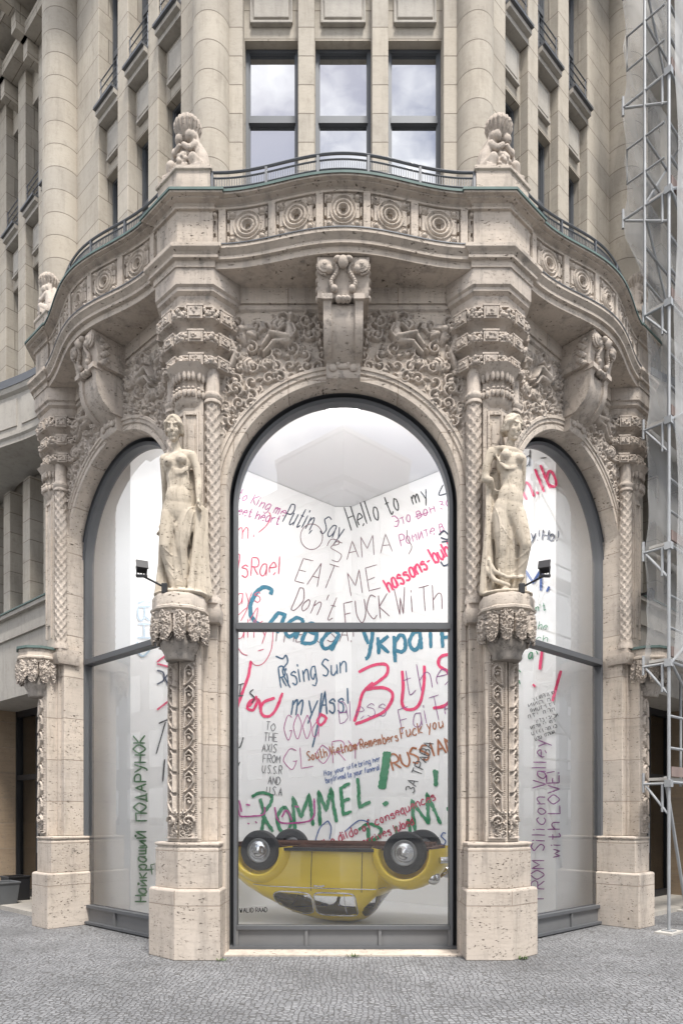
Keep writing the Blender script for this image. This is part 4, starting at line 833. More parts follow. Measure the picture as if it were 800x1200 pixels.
# ---------------------------------------------------------------- overturned car
YEL = plain('yellow_paint', (.80, .58, .03), .28, 0, .12, 2.2); bq = YEL.node_tree.nodes['Principled BSDF']; bq.inputs['Coat Weight'].default_value = .5; bq.inputs['Coat Roughness'].default_value = .15
CHR = plain('chrome', (.62, .62, .62), .12, 1); TYR = plain('tyre_rubber', (.018, .018, .019), .75, 0, .3, 20); RUST = plain('rusty_underbody', (.07, .03, .018), .9, .1, .6, 9, .4); INT = plain('car_interior', (.05, .046, .042), .8); REDL = plain('red_lens', (.35, .02, .015), .2); CGL = glassmat('car_glass', .03)
outl = np.array([(-2.02, .50), (-1.97, .68), (-1.85, .84), (-1.6, 1.0), (-1.3, 1.15), (-1.0, 1.29), (-.7, 1.40), (-.4, 1.47), (-.1, 1.50), (.2, 1.495), (.4, 1.45), (.5, 1.37), (.62, 1.19), (.76, 1.0), (.86, .955), (1.05, .93), (1.3, .85), (1.5, .75), (1.68, .62), (1.8, .50), (1.86, .42)])
wid = np.array([(-2.02, .34), (-1.85, .47), (-1.5, .58), (-1.0, .68), (-.5, .72), (.2, .72), (.7, .66), (1.0, .58), (1.4, .46), (1.7, .36), (1.86, .26)])
xs_ = np.concatenate([np.linspace(-2.02, .35, 76), np.linspace(.365, .9, 34), np.linspace(.93, 1.86, 32)])
def hullpt(x, t):            # t: 0 bottom edge .. 1 roof centre
    zt = np.interp(x, outl[:, 0], outl[:, 1]); wd = np.interp(x, wid[:, 0], wid[:, 1]); zb = .30; zl = max(zb + .05, min(.92, zt - .13 - .25 * (x > .76))) 
    if x > .76: zl = max(.36, zt - .30)
    if x < -1: zl = max(.38, min(.92, zt - .25))
    if t < .35: f = t / .35; return (wd * (.93 + .07 * math.sin(f * math.pi / 2)), zb + (zl - zb) * f)
    a = (t - .35) / .65 * math.pi / 2; n_ = 2.7 if -.9 < x < .8 else 2.2; y = wd * math.cos(a) ** (2 / n_) if a < 1.5707 else 0; z = zl + (zt - zl) * math.sin(a) ** (2 / n_)
    return (y * (1 - .17 * (z - zl) / (zt - zl + 1e-6)), z)
NT = 46
def carv(i, j):
    t = j / NT; s = 1
    if t > .5: s = -1; t = 1 - t
    y, z = hullpt(xs_[i], t * 2); return (xs_[i], s * y, z)
def iswin(x, y, z):
    y = abs(y)
    if z > .955 and y > .44:
        if ((x + .645) / (.345)) ** 4 + ((z - 1.16) / .18) ** 4 < 1: return 1
        if ((x - .07) / (.335)) ** 6 + ((z - 1.16) / .185) ** 6 < 1 and x < .40 - (z - 1.0) * .35 + .1: return 1
    if .46 < x < .74 and y < .5 and 1.03 < z < 1.38: return 2
    if -1.3 < x < -1.0 and y < .36 and z > 1.12: return 3
    return 0
hull = MB(); wins_ = MB()
def fc(i, j): p = [carv(i + a, j + b) for a in (0, 1) for b in (0, 1)]; return [sum(q[k] for q in p) / 4 for k in range(3)]
W_ = {(i, j): iswin(*fc(i, j)) for i in range(len(xs_) - 1) for j in range(NT)}
hull.grid(carv, len(xs_) - 1, NT, lambda i, j: not W_[i, j]); wins_.grid(carv, len(xs_) - 1, NT, lambda i, j: bool(W_[i, j]))
FLIP = Matrix.Translation((0, 0, 1.5)) @ Matrix.Diagonal((1, -1, -1, 1))
car = empty('overturned_car', (.0, 10.5, .04), R(-18)); car.scale = (.925, .925, .925); tag(car, 'small rounded yellow car lying upside down on its roof in the shop window', 'car')
def cpart(n, m, mat, sm=40, par=None): return link(n, m.xf(FLIP).mesh(n, mat, sm, uv=False), par or car)
body = cpart('body', hull, YEL, 60); cpart('window_glass', wins_, CGL, 60)
tr = MB()
def hy(x, z):
    best = min((abs(hullpt(x, t)[1] - z), hullpt(x, t)[0]) for t in np.linspace(.2, .95, 120)); return best[1]
for s in (-1, 1):
    for cx, a, b, e in ((-.645, .35, .185, 4), (.075, .34, .19, 6)):
        pts = []
        for i in range(41):
            th = 2 * math.pi * i / 40; c, q = math.cos(th), math.sin(th); x = cx + a * abs(c) ** (2 / e) * (1 if c > 0 else -1); z = 1.16 + b * abs(q) ** (2 / e) * (1 if q > 0 else -1); pts.append((x, s * (hy(x, z) + .004), z))
        tr.tube(pts, .013, 6)
    tr.tube([(.24, s * (hy(.24, z) + .004), z) for z in np.linspace(.99, 1.31, 8)], .008, 6)
cpart('window_trim', tr, CHR)
tr = MB()
for s in (-1, 1): tr.tube([(x, s * (hy(x, .90) + .006), .90 - .10 * max(0, (x - .7)) - .05 * max(0, -x - 1)) for x in np.linspace(-1.35, 1.2, 50)], .009, 6)
cpart('chrome_strip', tr, CHR)
for s in (-1, 1):
    dm = MB()
    for x in (-.30, .52): dm.tube([(x, s * (np.interp(x, wid[:, 0], wid[:, 1]) * (.93 + .07 * math.sin(min(1, (z - .3) / .62) * math.pi / 2)) + .001), z) for z in np.linspace(.33, .95, 14)], .006, 5)
    d = cpart('door_seam', dm, INT); link('handle', MB().tube([(-.24, s * .745, .86), (-.2, s * .765, .865), (-.1, s * .765, .865), (-.07, s * .74, .86)], .013, 6).xf(FLIP).mesh('handle', CHR, 40), d)
for (x0, nm) in ((1.2, 'front'), (-1.2, 'rear')):
    for s in (-1, 1):
        f = MB(); fx = 1 if nm == 'front' else -1
        prof = [(.42, .56), (.55, .555), (.66, .53), (.745, .485), (.79, .44), (.80, .405), (.795, .385), (.76, .38), (.60, .38)]
        def ff_(i, j):
            ph = R(-8 + 196 * i / 40); y, r = prof[j]; k = 1 + .12 * max(0, fx * math.cos(ph)) * (r - .36) / .2
            return (x0 + r * k * math.cos(ph), s * y, max(.24, .325 + r * math.sin(ph) * (1 + .04 * (nm == 'front'))))
        f.grid(ff_, 40, len(prof) - 1); fo = cpart('fender', f, YEL, 70)
        # wheel
        w_ = empty('wheel', FLIP @ Vector((x0, s * .66, .325)), 0, car)
        ty = MB(); pr = [(.20, -.075), (.27, -.085), (.315, -.075), (.328, -.05), (.328, .05), (.315, .075), (.27, .085), (.20, .075)]
        ty.lathe(pr, (0, 0, 0), 44, 'y'); ty.f = [q for q in ty.f if len(q) < 10]; link('tyre', ty.mesh('tyre', TYR, 50), w_)
        q = -s
        ri = MB().lathe([(.205, -.06 * q), (.205, .07 * q), (.19, .078 * q), (.185, .055 * q), (.15, .045 * q), (.12, .05 * q)], (0, 0, 0), 40, 'y'); ri.f = [z for z in ri.f if len(z) < 10]; link('rim', ri.mesh('rim', plain('rim_grey', (.35, .35, .35), .35, .6), 40), w_)
        hc = MB().lathe([(.155, .05 * q), (.15, .075 * q), (.125, .085 * q), (.11, .083 * q), (.08, .10 * q), (.035, .115 * q), (.001, .118 * q)], (0, 0, 0), 32, 'y'); link('hubcap', hc.mesh('hubcap', CHR, 50), w_)
for s in (-1, 1): cpart('running_board', MB().box(-.78, .78, min(s * .52, s * .77), max(s * .52, s * .77), .27, .32), TYR)
ub = MB(); ub.box(-1.8, 1.6, -.60, .60, .25, .301)
for y in (-.3, 0, .3): ub.tube([(-1.5, y, .24), (1.5, y * 1.1, .24)], .05)
ub.box(-1.75, -1.1, -.4, .4, .2, .26); ub.tube([(-1.2, -.6, .325), (-1.2, .6, .325)], .05); ub.tube([(1.2, -.6, .325), (1.2, .6, .325)], .05)
ru = random.Random(8)
for i in range(30): ub.ell((ru.uniform(-1.7, 1.5), ru.uniform(-.5, .5), .25), (ru.uniform(.05, .16), ru.uniform(.04, .1), .03), None, 8, 5)
cpart('underbody', ub, RUST)
for x, nm, sg in ((2.0, 'front', 1), (-2.1, 'rear', -1)):
    bm_ = MB(); bm_.tube([(x - sg * .25, -.78, .42), (x - sg * .08, -.66, .42), (x, -.4, .42), (x + sg * .02, 0, .42), (x, .4, .42), (x - sg * .08, .66, .42), (x - sg * .25, .78, .42)], .05, 10)
    for y in (-.38, .38): bm_.tube([(x + sg * .03, y, .30), (x + sg * .05, y, .42), (x + sg * .03, y, .58)], .03, 8)
    bm_.tube([(x + sg * .02, -.38, .56), (x + sg * .03, 0, .57), (x + sg * .02, .38, .56)], .018, 8); cpart('bumper', bm_, CHR)
for s in (-1, 1):
    cpart('headlight', MB().ell((1.62, s * .60, .70), (.11, .10, .105)), CHR, 180); cpart('tail_light', MB().ell((-1.80, s * .64, .60), (.05, .06, .10)), REDL, 180)
se = MB()
for y in (-.33, .33):
    M_ = Matrix.Translation((-.12, y, .72)) @ Matrix.Rotation(R(-14), 4, 'Y'); se.box(-.08, .08, -.19, .19, -.2, .24, M_); se.box(-.1, .42, y - .22, y + .22, .42, .54)
M_ = Matrix.Translation((-.85, 0, .75)) @ Matrix.Rotation(R(-18), 4, 'Y'); se.box(-.08, .08, -.46, .46, -.25, .12, M_); se.box(-.9, -.4, -.5, .5, .4, .55)
cpart('seats', se, INT); dsh = MB().box(.55, .72, -.58, .58, .78, .95); cpart('dashboard', dsh, INT)
st_ = MB(); st_.tube([(.33 + .05 * math.cos(a), .33 + .19 * math.sin(a), .93 + .17 * math.cos(a)) for a in np.linspace(0, 2 * math.pi, 25)], .013, 6); st_.tube([(.33, .33, .93), (.6, .33, .8)], .02, 6); cpart('steering_wheel', st_, INT)
# ---------------------------------------------------------------- hand painted writing on the display wall
GL = {
'A': '003860 1353', 'B': '0008 ~08385654340 4 ~044454625130 00', 'C': '~673805033061', 'D': '0008 ~083865633000', 'E': '680800 0060 0444', 'F': '680800 0444', 'G': '~6738050330516363 4363', 'H': '0008 6068 0464', 'I': '3038',
'K': '0008 680460', 'L': '080060', 'M': '0008336860', 'N': '00086068', 'O': '~38050330636538', 'P': '0008 ~0848665404', 'R': '0008 ~0848665404 2460', 'S': '~67381706345230 01', 'T': '0868 3830', 'U': '~0803306368', 'V': '083068', 'W': '0820354068', 'X': '0860 6800', 'Y': '0834 683430',
'a': '~5525030120415 3 5550', 'b': '0800 ~033554513001', 'c': '~543503013051', 'd': '5850 ~5535030120415 3', 'e': '~035354350301 3051', 'f': '~5748262 0 0545', 'g': '~552503012042 555a3c0b', 'h': '0800 ~03355450', 'i': '2520 2726', 'k': '0800 550250', 'l': '2820', 'm': '0500 ~03253430 ~33556460', 'n': '0500 ~03355450', 'q': '~55350301204153 555c', 'o': '~25030120424425', 'p': '050c ~033554513001',
'r': '0500 ~033555', 's': '~54350443513001', 't': '~28213051 0545', 'u': '~05012052 5550', 'v': '052055', 'w': '0510345065', 'y': '0530 551c', ',': '211a', '.': '2021', '!': '2833 2021', '?': '~0728573422 2021', '-': '0343', "'": '2826', '(': '~49252033', ')': '~292541 2b',
'л': '00255550', 'в': '0500 ~0535444303 ~0343512000', 'У': '0833 ~68301a', 'к': '0500 550350', 'ї': '2520 1716 3736', 'н': '0500 5550 0353', 'Н': '0008 6068 0464', 'й': '05005550 ~172637', 'щ': '05006065 3530 607a', 'и': '05005550', 'п': '00055550', 'д': '0a00606a 102545 50', 'Э': '~083865633001 2464', 'т': '0555 3530', 'з': '~053544232352 2001', 'З': '~07385634 ~34623001', 'я': '5550 ~5525143253 2300', 'Д': '0a00606a 103850', 'П': '00086860', 'И': '08006860', 'Й': '08006860 ~192839', 'Щ': '08006068 3830 607a', 'Я': '6068 ~6828062464 2400', 'м': '0005235550', 'р': '050c ~033554513001', 'Р': '0008 ~0848665404', 'Ю': '0008 0424 ~4825304565 48',
'1': '0505 5550', '2': '0555 5550 0203', '3': '0500 0545 4540', '4': '0555 2520', '5': '0500 0050 5055', '6': '0555 5550 0050', '7': '2522', '8': '0500 0055 5550', '9': '0555 5550 0500'}
for a_, b_2 in zip('асоеАВЕКМНОРСТ', 'acoeABEKMHOPCT'): GL[a_] = GL[b_2]
def pv(c): return -(ord(c) - 96) if c.isalpha() else int(c)
def glyph(ch):
    out = []
    for st in re_split(GL[ch]):
        sm = st[0] == '~'; st = st.lstrip('~'); out.append((sm, [(int(st[i]), pv(st[i + 1])) for i in range(0, len(st) - 1, 2)]))
    return out
def re_split(g):
    # odd lengths come from a stray gap inside a stroke: join the halves again
    o = []
    for p in g.split(' '):
        if o and (len(o[-1].lstrip('~')) % 2 or len(p) == 2): o[-1] += p
        else: o.append(p)
    return o
def smooth(pts, n=5):
    if len(pts) < 3: return pts
    q = [pts[0]] + list(pts) + [pts[-1]]; out = []
    for i in range(1, len(q) - 2):
        p0, p1, p2, p3 = [np.array(q[i + k], float) for k in (-1, 0, 1, 2)]
        for t in np.linspace(0, 1, n, endpoint=False): out.append(.5 * ((2 * p1) + (-p0 + p2) * t + (2 * p0 - 5 * p1 + 4 * p2 - p3) * t * t + (-p0 + 3 * p1 - 3 * p2 + p3) * t ** 3))
    out.append(np.array(q[-2], float)); return out
def layout(txt, p0, p1, h, slant=0, jit=.25, rs=random):
    p0, p1 = np.array(p0, float), np.array(p1, float); d = p1 - p0; ln = np.hypot(*d); d /= ln; up = np.array([d[1], -d[0]])
    adv = [4 if c == ' ' else (4 if c in "il.!,'I" else 9 if c in 'mwMW' else 7.4) for c in txt]; tot = sum(adv) - 1.6; kx = ln / tot; ky = h / 8; x = 0; strokes = []
    for c, a in zip(txt, adv):
        if c != ' ' and c in GL:
            off = (-2 if c in "il.!,'I" else 0); dy = rs.uniform(-jit, jit); ss = rs.uniform(.92, 1.08)
            for sm, pts in glyph(c):
                q = [p0 + d * ((x + off + .95 * (px_ + rs.uniform(-jit, jit) * .6)) * kx + slant * py * ky) + up * ((py * ss + dy + rs.uniform(-jit, jit) * .6) * ky) for px_, py in pts]
                if sm: q = smooth(q)
                else: q = [q[0] + (q[-1] - q[0]) * 0] + q[1:] if len(q) > 2 else [q[0], (q[0] + q[1]) / 2 + np.array([rs.uniform(-.3, .3), rs.uniform(-.3, .3)]), q[1]]
                strokes.append(q)
        x += a
    return strokes
def towall(x, y, lift):
    r = (x - 402) / 800
    Y = 12.0
    for _ in range(40): Y = .5 * Y + .5 * wy(r * Y)
    Y -= lift; return (r * Y, Y, 1.65 + (956 - y) / 800 * Y)
PAINT = {n: plain('paint_' + n, c, .6, 0, .38, 16) for n, c in dict(navy=(.025, .035, .075), black=(.02, .02, .024), magenta=(.42, .045, .25), pink=(.72, .02, .13), rose=(.60, .06, .14), teal=(.008, .17, .27), slate=(.03, .10, .19), brown=(.16, .07, .09), orange=(.38, .12, .03), green=(.008, .20, .075), dgreen=(.03, .13, .03), purple=(.22, .03, .21), grey=(.09, .09, .095), crimson=(.42, .006, .06), blue=(.03, .09, .30), pale=(.36, .50, .62)).items()}
LIFT = [.003]
def write(strokes, sw, color, label, brush=.12):
    rs = random.Random(len(label)); m = MB()
    for st in strokes:
        LIFT[0] += .00003; lf = LIFT[0]
        P_ = [np.array(p, float) for p in st]
        if len(P_) < 2: continue
        rs_ = []
        for a, b in zip(P_, P_[1:]):
            n = max(1, int(np.hypot(*(b - a)) / 2.5)); rs_ += [a + (b - a) * i / n for i in range(n)]
        rs_.append(P_[-1]); n = len(rs_); L_, R_ = [], []
        for i, p in enumerate(rs_):
            t = rs_[min(i + 1, n - 1)] - rs_[max(i - 1, 0)]; t = t / (np.hypot(*t) + 1e-9); q = np.array([-t[1], t[0]]); e = .75 if i in (0, n - 1) else 1
            L_.append(p + q * sw * .44 * e * rs.uniform(1 - brush, 1 + brush)); R_.append(p - q * sw * .44 * e * rs.uniform(1 - brush, 1 + brush))
        vs = [towall(*p, lf) for p in L_] + [towall(*p, lf) for p in R_]; m.add(vs, [(i, i + 1, n + i + 1, n + i) for i in range(n - 1)])
    o = link('painted_message', m.mesh('painted_message', PAINT[color], None, fix=False, uv=False), wall); o['label'] = label
rt = random.Random(21)
def W(txt, p0, p1, h, sw, color, label, slant=.12, jit=.3, extra=(), brush=.12): write(layout(txt, p0, p1, h, slant, jit, rt) + [smooth(e) if len(e) > 2 else list(e) for e in extra], sw, color, label, brush)
W('to King me', (277, 583), (333, 606), 12, 1.2, 'magenta', 'magenta message to King me'); W('eet heart', (278, 603), (327, 615), 11, 1.2, 'magenta', 'magenta message eet heart')
W('m.', (277, 632), (303, 630), 22, 1.3, 'rose', 'pink letter m with a full stop', extra=[[(315, 600), (317, 606), (312, 616), (303, 624)]])
W('Putin,', (331, 611), (367, 624), 25, 1.6, 'navy', 'dark message Putin'); W('Say', (374, 625), (400, 632), 21, 1.6, 'navy', 'dark message Say')
W('Hello', (412, 622), (447, 606), 27, 1.7, 'black', 'black message Hello'); W('to', (456, 604), (471, 596), 22, 1.7, 'black', 'black message to'); W('my', (484, 591), (503, 583), 17, 1.7, 'black', 'black message my', extra=[[(519, 568), (514, 580), (524, 578)]])
W('Это вон зо', (462, 618), (530, 592), 13, 1.1, 'magenta', 'magenta line in Cyrillic', extra=[[(486, 606), (502, 600)]]); W('Ромите в Д', (470, 640), (532, 618), 14, 1.1, 'magenta', 'second magenta line in Cyrillic')
W('SAMA )', (389, 660), (487, 642), 22, 1.0, 'brown', 'thin brown message SAMA', extra=[[(365 + 13 * math.cos(a), 629 + 15 * math.sin(a)) for a in np.linspace(0, 6.4, 16)], [(383, 640), (388, 632), (397, 634), (396, 638), (389, 639)]])
W('isRael', (277, 676), (330, 673), 22, 1.6, 'rose', 'pink message Israel', extra=[[(275, 652), (281, 651), (277, 676)]])
W('EAT', (345, 681), (387, 692), 28, 1.1, 'brown', 'thin brown message EAT'); W('ME', (411, 698), (446, 688), 28, 1.1, 'brown', 'thin brown message ME')
W("Don't", (341, 713), (390, 727), 26, 1.2, 'brown', "thin brown message Don't"); W('FUCK', (405, 733), (456, 722), 26, 1.3, 'brown', 'thin brown message in capitals after Don\'t'); W('WiTh', (464, 722), (520, 712), 29, 1.2, 'brown', 'thin brown message With')
W('THE USA!', (318, 752), (416, 752), 18, 1.1, 'brown', 'thin brown message THE USA')
W('hassans-buhh', (456, 694), (536, 645), 18, 2.8, 'pink', 'bold pink word with a hyphen', .05, .2)
write([smooth([(317, 697), (318, 691), (309, 688), (300, 695), (294, 708), (294, 720), (299, 729), (306, 732)])], 5.6, 'teal', 'large teal letter C', .2)
W('лава', (311, 737), (391, 764), 36, 5.0, 'teal', 'bold teal Cyrillic word sloping down', .1, .2, brush=.2)
W('Україн', (425, 768), (533, 757), 33, 5.0, 'teal', 'bold teal Cyrillic word under the transom', .05, .2, brush=.2)
W('ays', (277, 708), (306, 706), 20, 1.1, 'rose', 'thin pink scribble beside the teal word', extra=[[(278, 722), (290, 712), (282, 728)], [(292, 728), (302, 712), (300, 730), (308, 728)]])
W('ally', (277, 749), (316, 745), 20, 1.1, 'rose', 'thin pink word ally', extra=[[(320, 735), (318, 760), (310, 776), (300, 780), (293, 774)], [(278, 758), (284, 766), (290, 768)], [(302, 763), (309, 761)]])
W('Rising', (329, 806), (372, 795), 24, 2.0, 'slate', 'slate blue word Rising', extra=[[(323, 769), (331, 772), (335, 768), (337, 776), (331, 787), (340, 806)]]); W('Sun', (378, 793), (407, 788), 20, 2.0, 'slate', 'slate blue word Sun')
W('my', (341, 838), (372, 838), 30, 2.2, 'slate', 'slate blue word my'); W('Ass!', (375, 838), (409, 836), 28, 2.2, 'slate', 'slate blue word after my', extra=[[(377, 812), (372, 850), (366, 876)]])
write([smooth([(437, 800), (425, 812), (420, 830), (415, 846)]), smooth([(420, 788), (436, 780), (452, 779), (453, 790), (440, 801), (428, 808), (448, 806), (460, 814), (452, 832), (434, 842), (416, 849)]), smooth([(471, 786), (472, 805), (471, 825), (478, 832), (490, 827), (496, 806), (497, 780)]), smooth([(530, 766), (516, 770), (514, 780), (524, 787), (528, 797)]), smooth([(530, 817), (521, 827), (507, 830)])], 4.2, 'pink', 'large pink word BUS', .15)
write([smooth([(294, 775), (291, 792), (284, 812), (277, 831)]), [(292, 828), (301, 816)], smooth([(302, 818), (293, 822), (290, 830), (297, 832), (303, 820), (305, 832)]), smooth([(322, 818), (308, 824), (306, 836), (314, 840), (323, 832), (331, 812)]), smooth([(377, 836), (372, 845), (376, 850), (382, 842), (376, 837)])], 3.8, 'pink', 'large pink word at the left frame', .15)
W('GOOd', (333, 868), (375, 864), 28, 1.0, 'magenta', 'thin magenta word God'); W('Bless', (398, 848), (454, 838), 24, .9, 'purple', 'thin purple word Bless'); W('the', (475, 816), (528, 800), 30, 1.1, 'purple', 'thin purple word the'); W('FaiTe', (471, 858), (534, 838), 26, 1.0, 'purple', 'thin purple word at the right frame'); W('GLORY', (334, 904), (424, 888), 24, 1.0, 'magenta', 'thin magenta word Glory')
for i, (t, x0, x1) in enumerate([('TO', 311, 322), ('THE', 309, 325), ('AXIS', 307, 324), ('FROM', 308, 329), ('U.S.S.R', 307, 330), ('AND', 314, 328), ('U.S.A', 312, 330)]): W(t, (x0, 856 + i * 12.6), (x1, 857 + i * 12.6), 9.5, .95, 'grey', 'thin grey line %s' % t.replace('.', ''), .03, .2)
W('South Vietnam Remembers', (361, 892), (467, 868), 11, 1.5, 'orange', 'brown line South Vietnam Remembers', .05); W('Fuck you', (470, 866), (520, 852), 13, 1.6, 'orange', 'brown words after Remembers'); W('RUSSIAN', (461, 904), (534, 878), 17, 2.6, 'orange', 'bold brown word RUSSIAN', .05)
W('May your wife bring her', (380, 910), (446, 892), 6.5, .9, 'blue', 'small blue line May your wife bring her'); W('boyfriend to your funeral', (382, 918), (445, 902), 6.5, .9, 'blue', 'small blue line boyfriend to your funeral')
W('ЗА ТРАВА', (484, 930), (508, 872), 11, 1.3, 'black', 'black Cyrillic words climbing steeply', .0)
write([smooth([(305, 936), (309, 955), (306, 978)]), smooth([(295, 934), (306, 929), (318, 933), (316, 944), (307, 953)]), [(306, 953), (320, 975)], smooth([(333, 945), (325, 957), (329, 974), (338, 973), (341, 958), (333, 945)]), [(346, 978), (343, 934), (353, 958), (362, 931), (367, 968)], [(375, 968), (373, 927), (382, 950), (388, 924), (394, 964)], [(410, 918), (399, 924), (402, 955), (412, 951)], [(400, 940), (410, 936)], [(419, 912), (421, 946), (434, 940)]], 4.4, 'green', 'large green word ROMMEL', .3)
write([[(452, 881), (446, 925)], [(455, 881), (448, 925)], [(450, 940), (453, 944)]], 8, 'green', 'large green exclamation mark', .2)
write([smooth([(431, 970), (432, 985), (436, 999)]), smooth([(420, 973), (432, 966), (446, 972), (442, 982), (434, 986)]), [(436, 985), (448, 998)], smooth([(464, 968), (465, 984), (474, 986), (480, 978), (478, 960)]), [(486, 974), (482, 938), (502, 966)], [(502, 966), (500, 930), (516, 966)], [(509, 902), (510, 922)], [(511, 903), (511, 921)], [(524, 946), (527, 952)]], 4.6, 'green', 'large green word RUN', .3)
W('The dildo of consequences', (377, 996), (511, 937), 10, 1.6, 'crimson', 'crimson line ending in consequences', .05); W('rarely arrives lubed', (394, 1006), (486, 966), 10, 1.6, 'crimson', 'crimson line ending in lubed', .05)
write([smooth([(276, 956), (278, 945), (281, 956), (290, 957), (308, 955), (310, 946)]), smooth([(322, 946), (326, 962), (340, 965), (366, 960), (368, 936)]), smooth([(330, 958), (336, 950), (342, 962)]), [(290, 965), (292, 966)], [(299, 963), (301, 965)], [(338, 971), (340, 973)], [(280, 938), (283, 952)], [(345, 945), (350, 946)], [(288, 943), (293, 944)]], 2.4, 'magenta', 'magenta joined up script across the green word', .25)
write([smooth([(368, 992), (374, 972), (384, 962)]), smooth([(384, 962), (388, 970), (386, 984)]), smooth([(404, 975), (420, 962), (432, 964)])], 1.4, 'blue', 'thin blue curves above the car'); W('1St', (509, 992), (531, 988), 15, 1.6, 'blue', 'blue scribble above the front wheel')
write([[(279, 803), (286, 801)], [(282, 802), (281, 815)], [(278, 816), (285, 815)], smooth([(297, 808), (293, 812), (298, 818), (295, 824)]), smooth([(276, 866), (277, 874), (281, 876), (284, 868), (285, 864)]), [(276, 894), (279, 899)], [(281, 893), (276, 905)]], 1.7, 'black', 'black letters cut off by the left frame')
write([smooth([(514, 627), (520, 622), (526, 627), (531, 624)]), smooth([(516, 630), (524, 632), (530, 628)]), [(517, 635), (528, 634)], smooth([(516, 658), (520, 663), (527, 660), (531, 663)])], 2, 'navy', 'dark scribble at the right frame')
# left and right windows
W('НайкращиЙ', (172, 1057), (171, 975), 13, 2.3, 'dgreen', 'green Cyrillic word climbing the left window', .0); W('ПОДАРУНОК'.replace('У', 'У'), (172, 962), (170, 862), 14, 2.2, 'dgreen', 'second green Cyrillic word climbing the left window', 0)
W('СНЯ!', (176, 768), (176, 700), 15, 2.2, 'pale', 'pale blue Cyrillic letters high in the left window', 0); W('FROM', (178, 1025), (202, 1019), 12, 1.5, 'dgreen', 'green word FROM behind the pillar')
write([[(184, 776), (200, 764)], [(184, 778), (200, 782)], [(184, 832), (200, 820)]], 2.4, 'rose', 'pink strokes beside the left pillar'); write([smooth([(184, 786), (191, 788), (192, 797), (184, 802)]), smooth([(200, 788), (194, 795), (200, 806)])], 2.2, 'navy', 'navy loops beside the left pillar'); write([[(186, 848), (200, 842)], [(194, 846), (183, 884)], [(193, 890), (191, 916)]], 1.8, 'black', 'black letters beside the left pillar')
W('d', (613, 547), (622, 546), 20, 1.5, 'black', 'black letter d in the right window', extra=[[(633, 537), (640, 536)]]); W('n.lb', (617, 586), (655, 568), 30, 3.6, 'pink', 'bold pink letters in the right window', .05); W("ч!Ho!".replace('ч', 'y'), (621, 633), (655, 634), 13, 1.9, 'navy', 'navy letters in the right window'); W('M,', (614, 693), (652, 690), 24, 3.4, 'blue', 'bold blue letter M in the right window')
W("on't", (622, 718), (640, 715), 8, 1.1, 'green', "small green word on't"); W('the', (624, 737), (641, 738), 9, 1.1, 'green', 'small green word the'); W('ch', (628, 752), (642, 752), 8, 1.1, 'green', 'small green letters under the word the'); W('aza', (606, 773), (624, 772), 11, 1.8, 'green', 'green word aza under the transom', extra=[[(606, 784), (610, 788)], [(628, 763), (630, 767)], [(608, 797), (609, 802)]])
write([[(635, 762), (632, 785)], [(624, 802), (627, 805)], [(657, 786), (647, 822)]], 4, 'pink', 'pink exclamation strokes in the right window')
for i in range(8):
    s_h = ''.join(rt.choice('123456789') for _ in range(rt.randint(3, 5))) + ' ' + ''.join(rt.choice('123456789') for _ in range(rt.randint(2, 5)))
    W(s_h, (618 + rt.uniform(-3, 6) + i * .8, 822 + i * 6.6), (652 + rt.uniform(-2, 2), 813 + i * 6.6), 6, .9, 'black', 'line of small black Hebrew letters', 0)
W('FROM Silicon Valley', (637, 1054), (640, 866), 16, 1.5, 'purple', 'purple line FROM Silicon Valley climbing the wall', 0); W('with LOVE!', (656, 1005), (655, 902), 14, 1.6, 'purple', 'purple line with LOVE climbing the wall', 0)
# name lettering stuck on the inside of the middle pane
st_l = layout('WALID RAAD', (281, 1070), (313, 1069), 5, 0, 0, rt); m = MB()
for s_ in st_l:
    for a, b in zip(s_, s_[1:]):
        t = (b - a); t = t / (np.hypot(*t) + 1e-9); q = np.array([-t[1], t[0]]) * .42; Yg = 8.395
        m.add([((p[0] - 402) / 800 * Yg, Yg, 1.65 + (956 - p[1]) / 800 * Yg) for p in (a + q, b + q, b - q, a - q)], [(0, 1, 2, 3)])
for o in root.children:
    if o.name == 'shop_window': link('pane_lettering', m.mesh('pane_lettering', BLACK, None, False, False), o, ROOT * 0 + Vector((0, -7.75, 0)))
# ---------------------------------------------------------------- scaffold (right-bay frame)
GALV = plain('galvanised_steel', (.31, .32, .33), .55, .35, .2, 7); DECK = plain('deck_board', (.42, .40, .37), .8, 0, .3, 5); TOE = plain('red_toe_board', (.20, .15, .135), .8, 0, .3, 5); 
NETM = bpy.data.materials.new('scaffold_net'); NETM.use_nodes = True; t = NETM.node_tree; b = t.nodes['Principled BSDF']; b.inputs['Base Color'].default_value = (.56, .56, .555, 1); b.inputs['Roughness'].default_value = .9
tp = t.nodes.new('ShaderNodeBsdfTransparent'); xx = t.nodes.new('ShaderNodeMixShader'); g = t.nodes.new('ShaderNodeNewGeometry'); n_ = t.nodes.new('ShaderNodeTexNoise'); n_.inputs['Scale'].default_value = 1.6; r_ = t.nodes.new('ShaderNodeMapRange'); r_.inputs[1].default_value = .3; r_.inputs[2].default_value = .7; r_.inputs[3].default_value = .28; r_.inputs[4].default_value = .47
t.links.new(g.outputs['Position'], n_.inputs['Vector']); t.links.new(n_.outputs['Fac'], r_.inputs[0]); t.links.new(r_.outputs[0], xx.inputs[0]); t.links.new(tp.outputs[0], xx.inputs[1]); t.links.new(b.outputs[0], xx.inputs[2]); t.links.new(xx.outputs[0], t.nodes['Material Output'].inputs[0])
SO, SA = BAYS['r']; sbase = bw('r', 1.26, -.42); scf = empty('scaffold', sbase, SA); tag(scf, 'galvanised scaffold with plank decks and grey netting at the right of the building', 'scaffold')
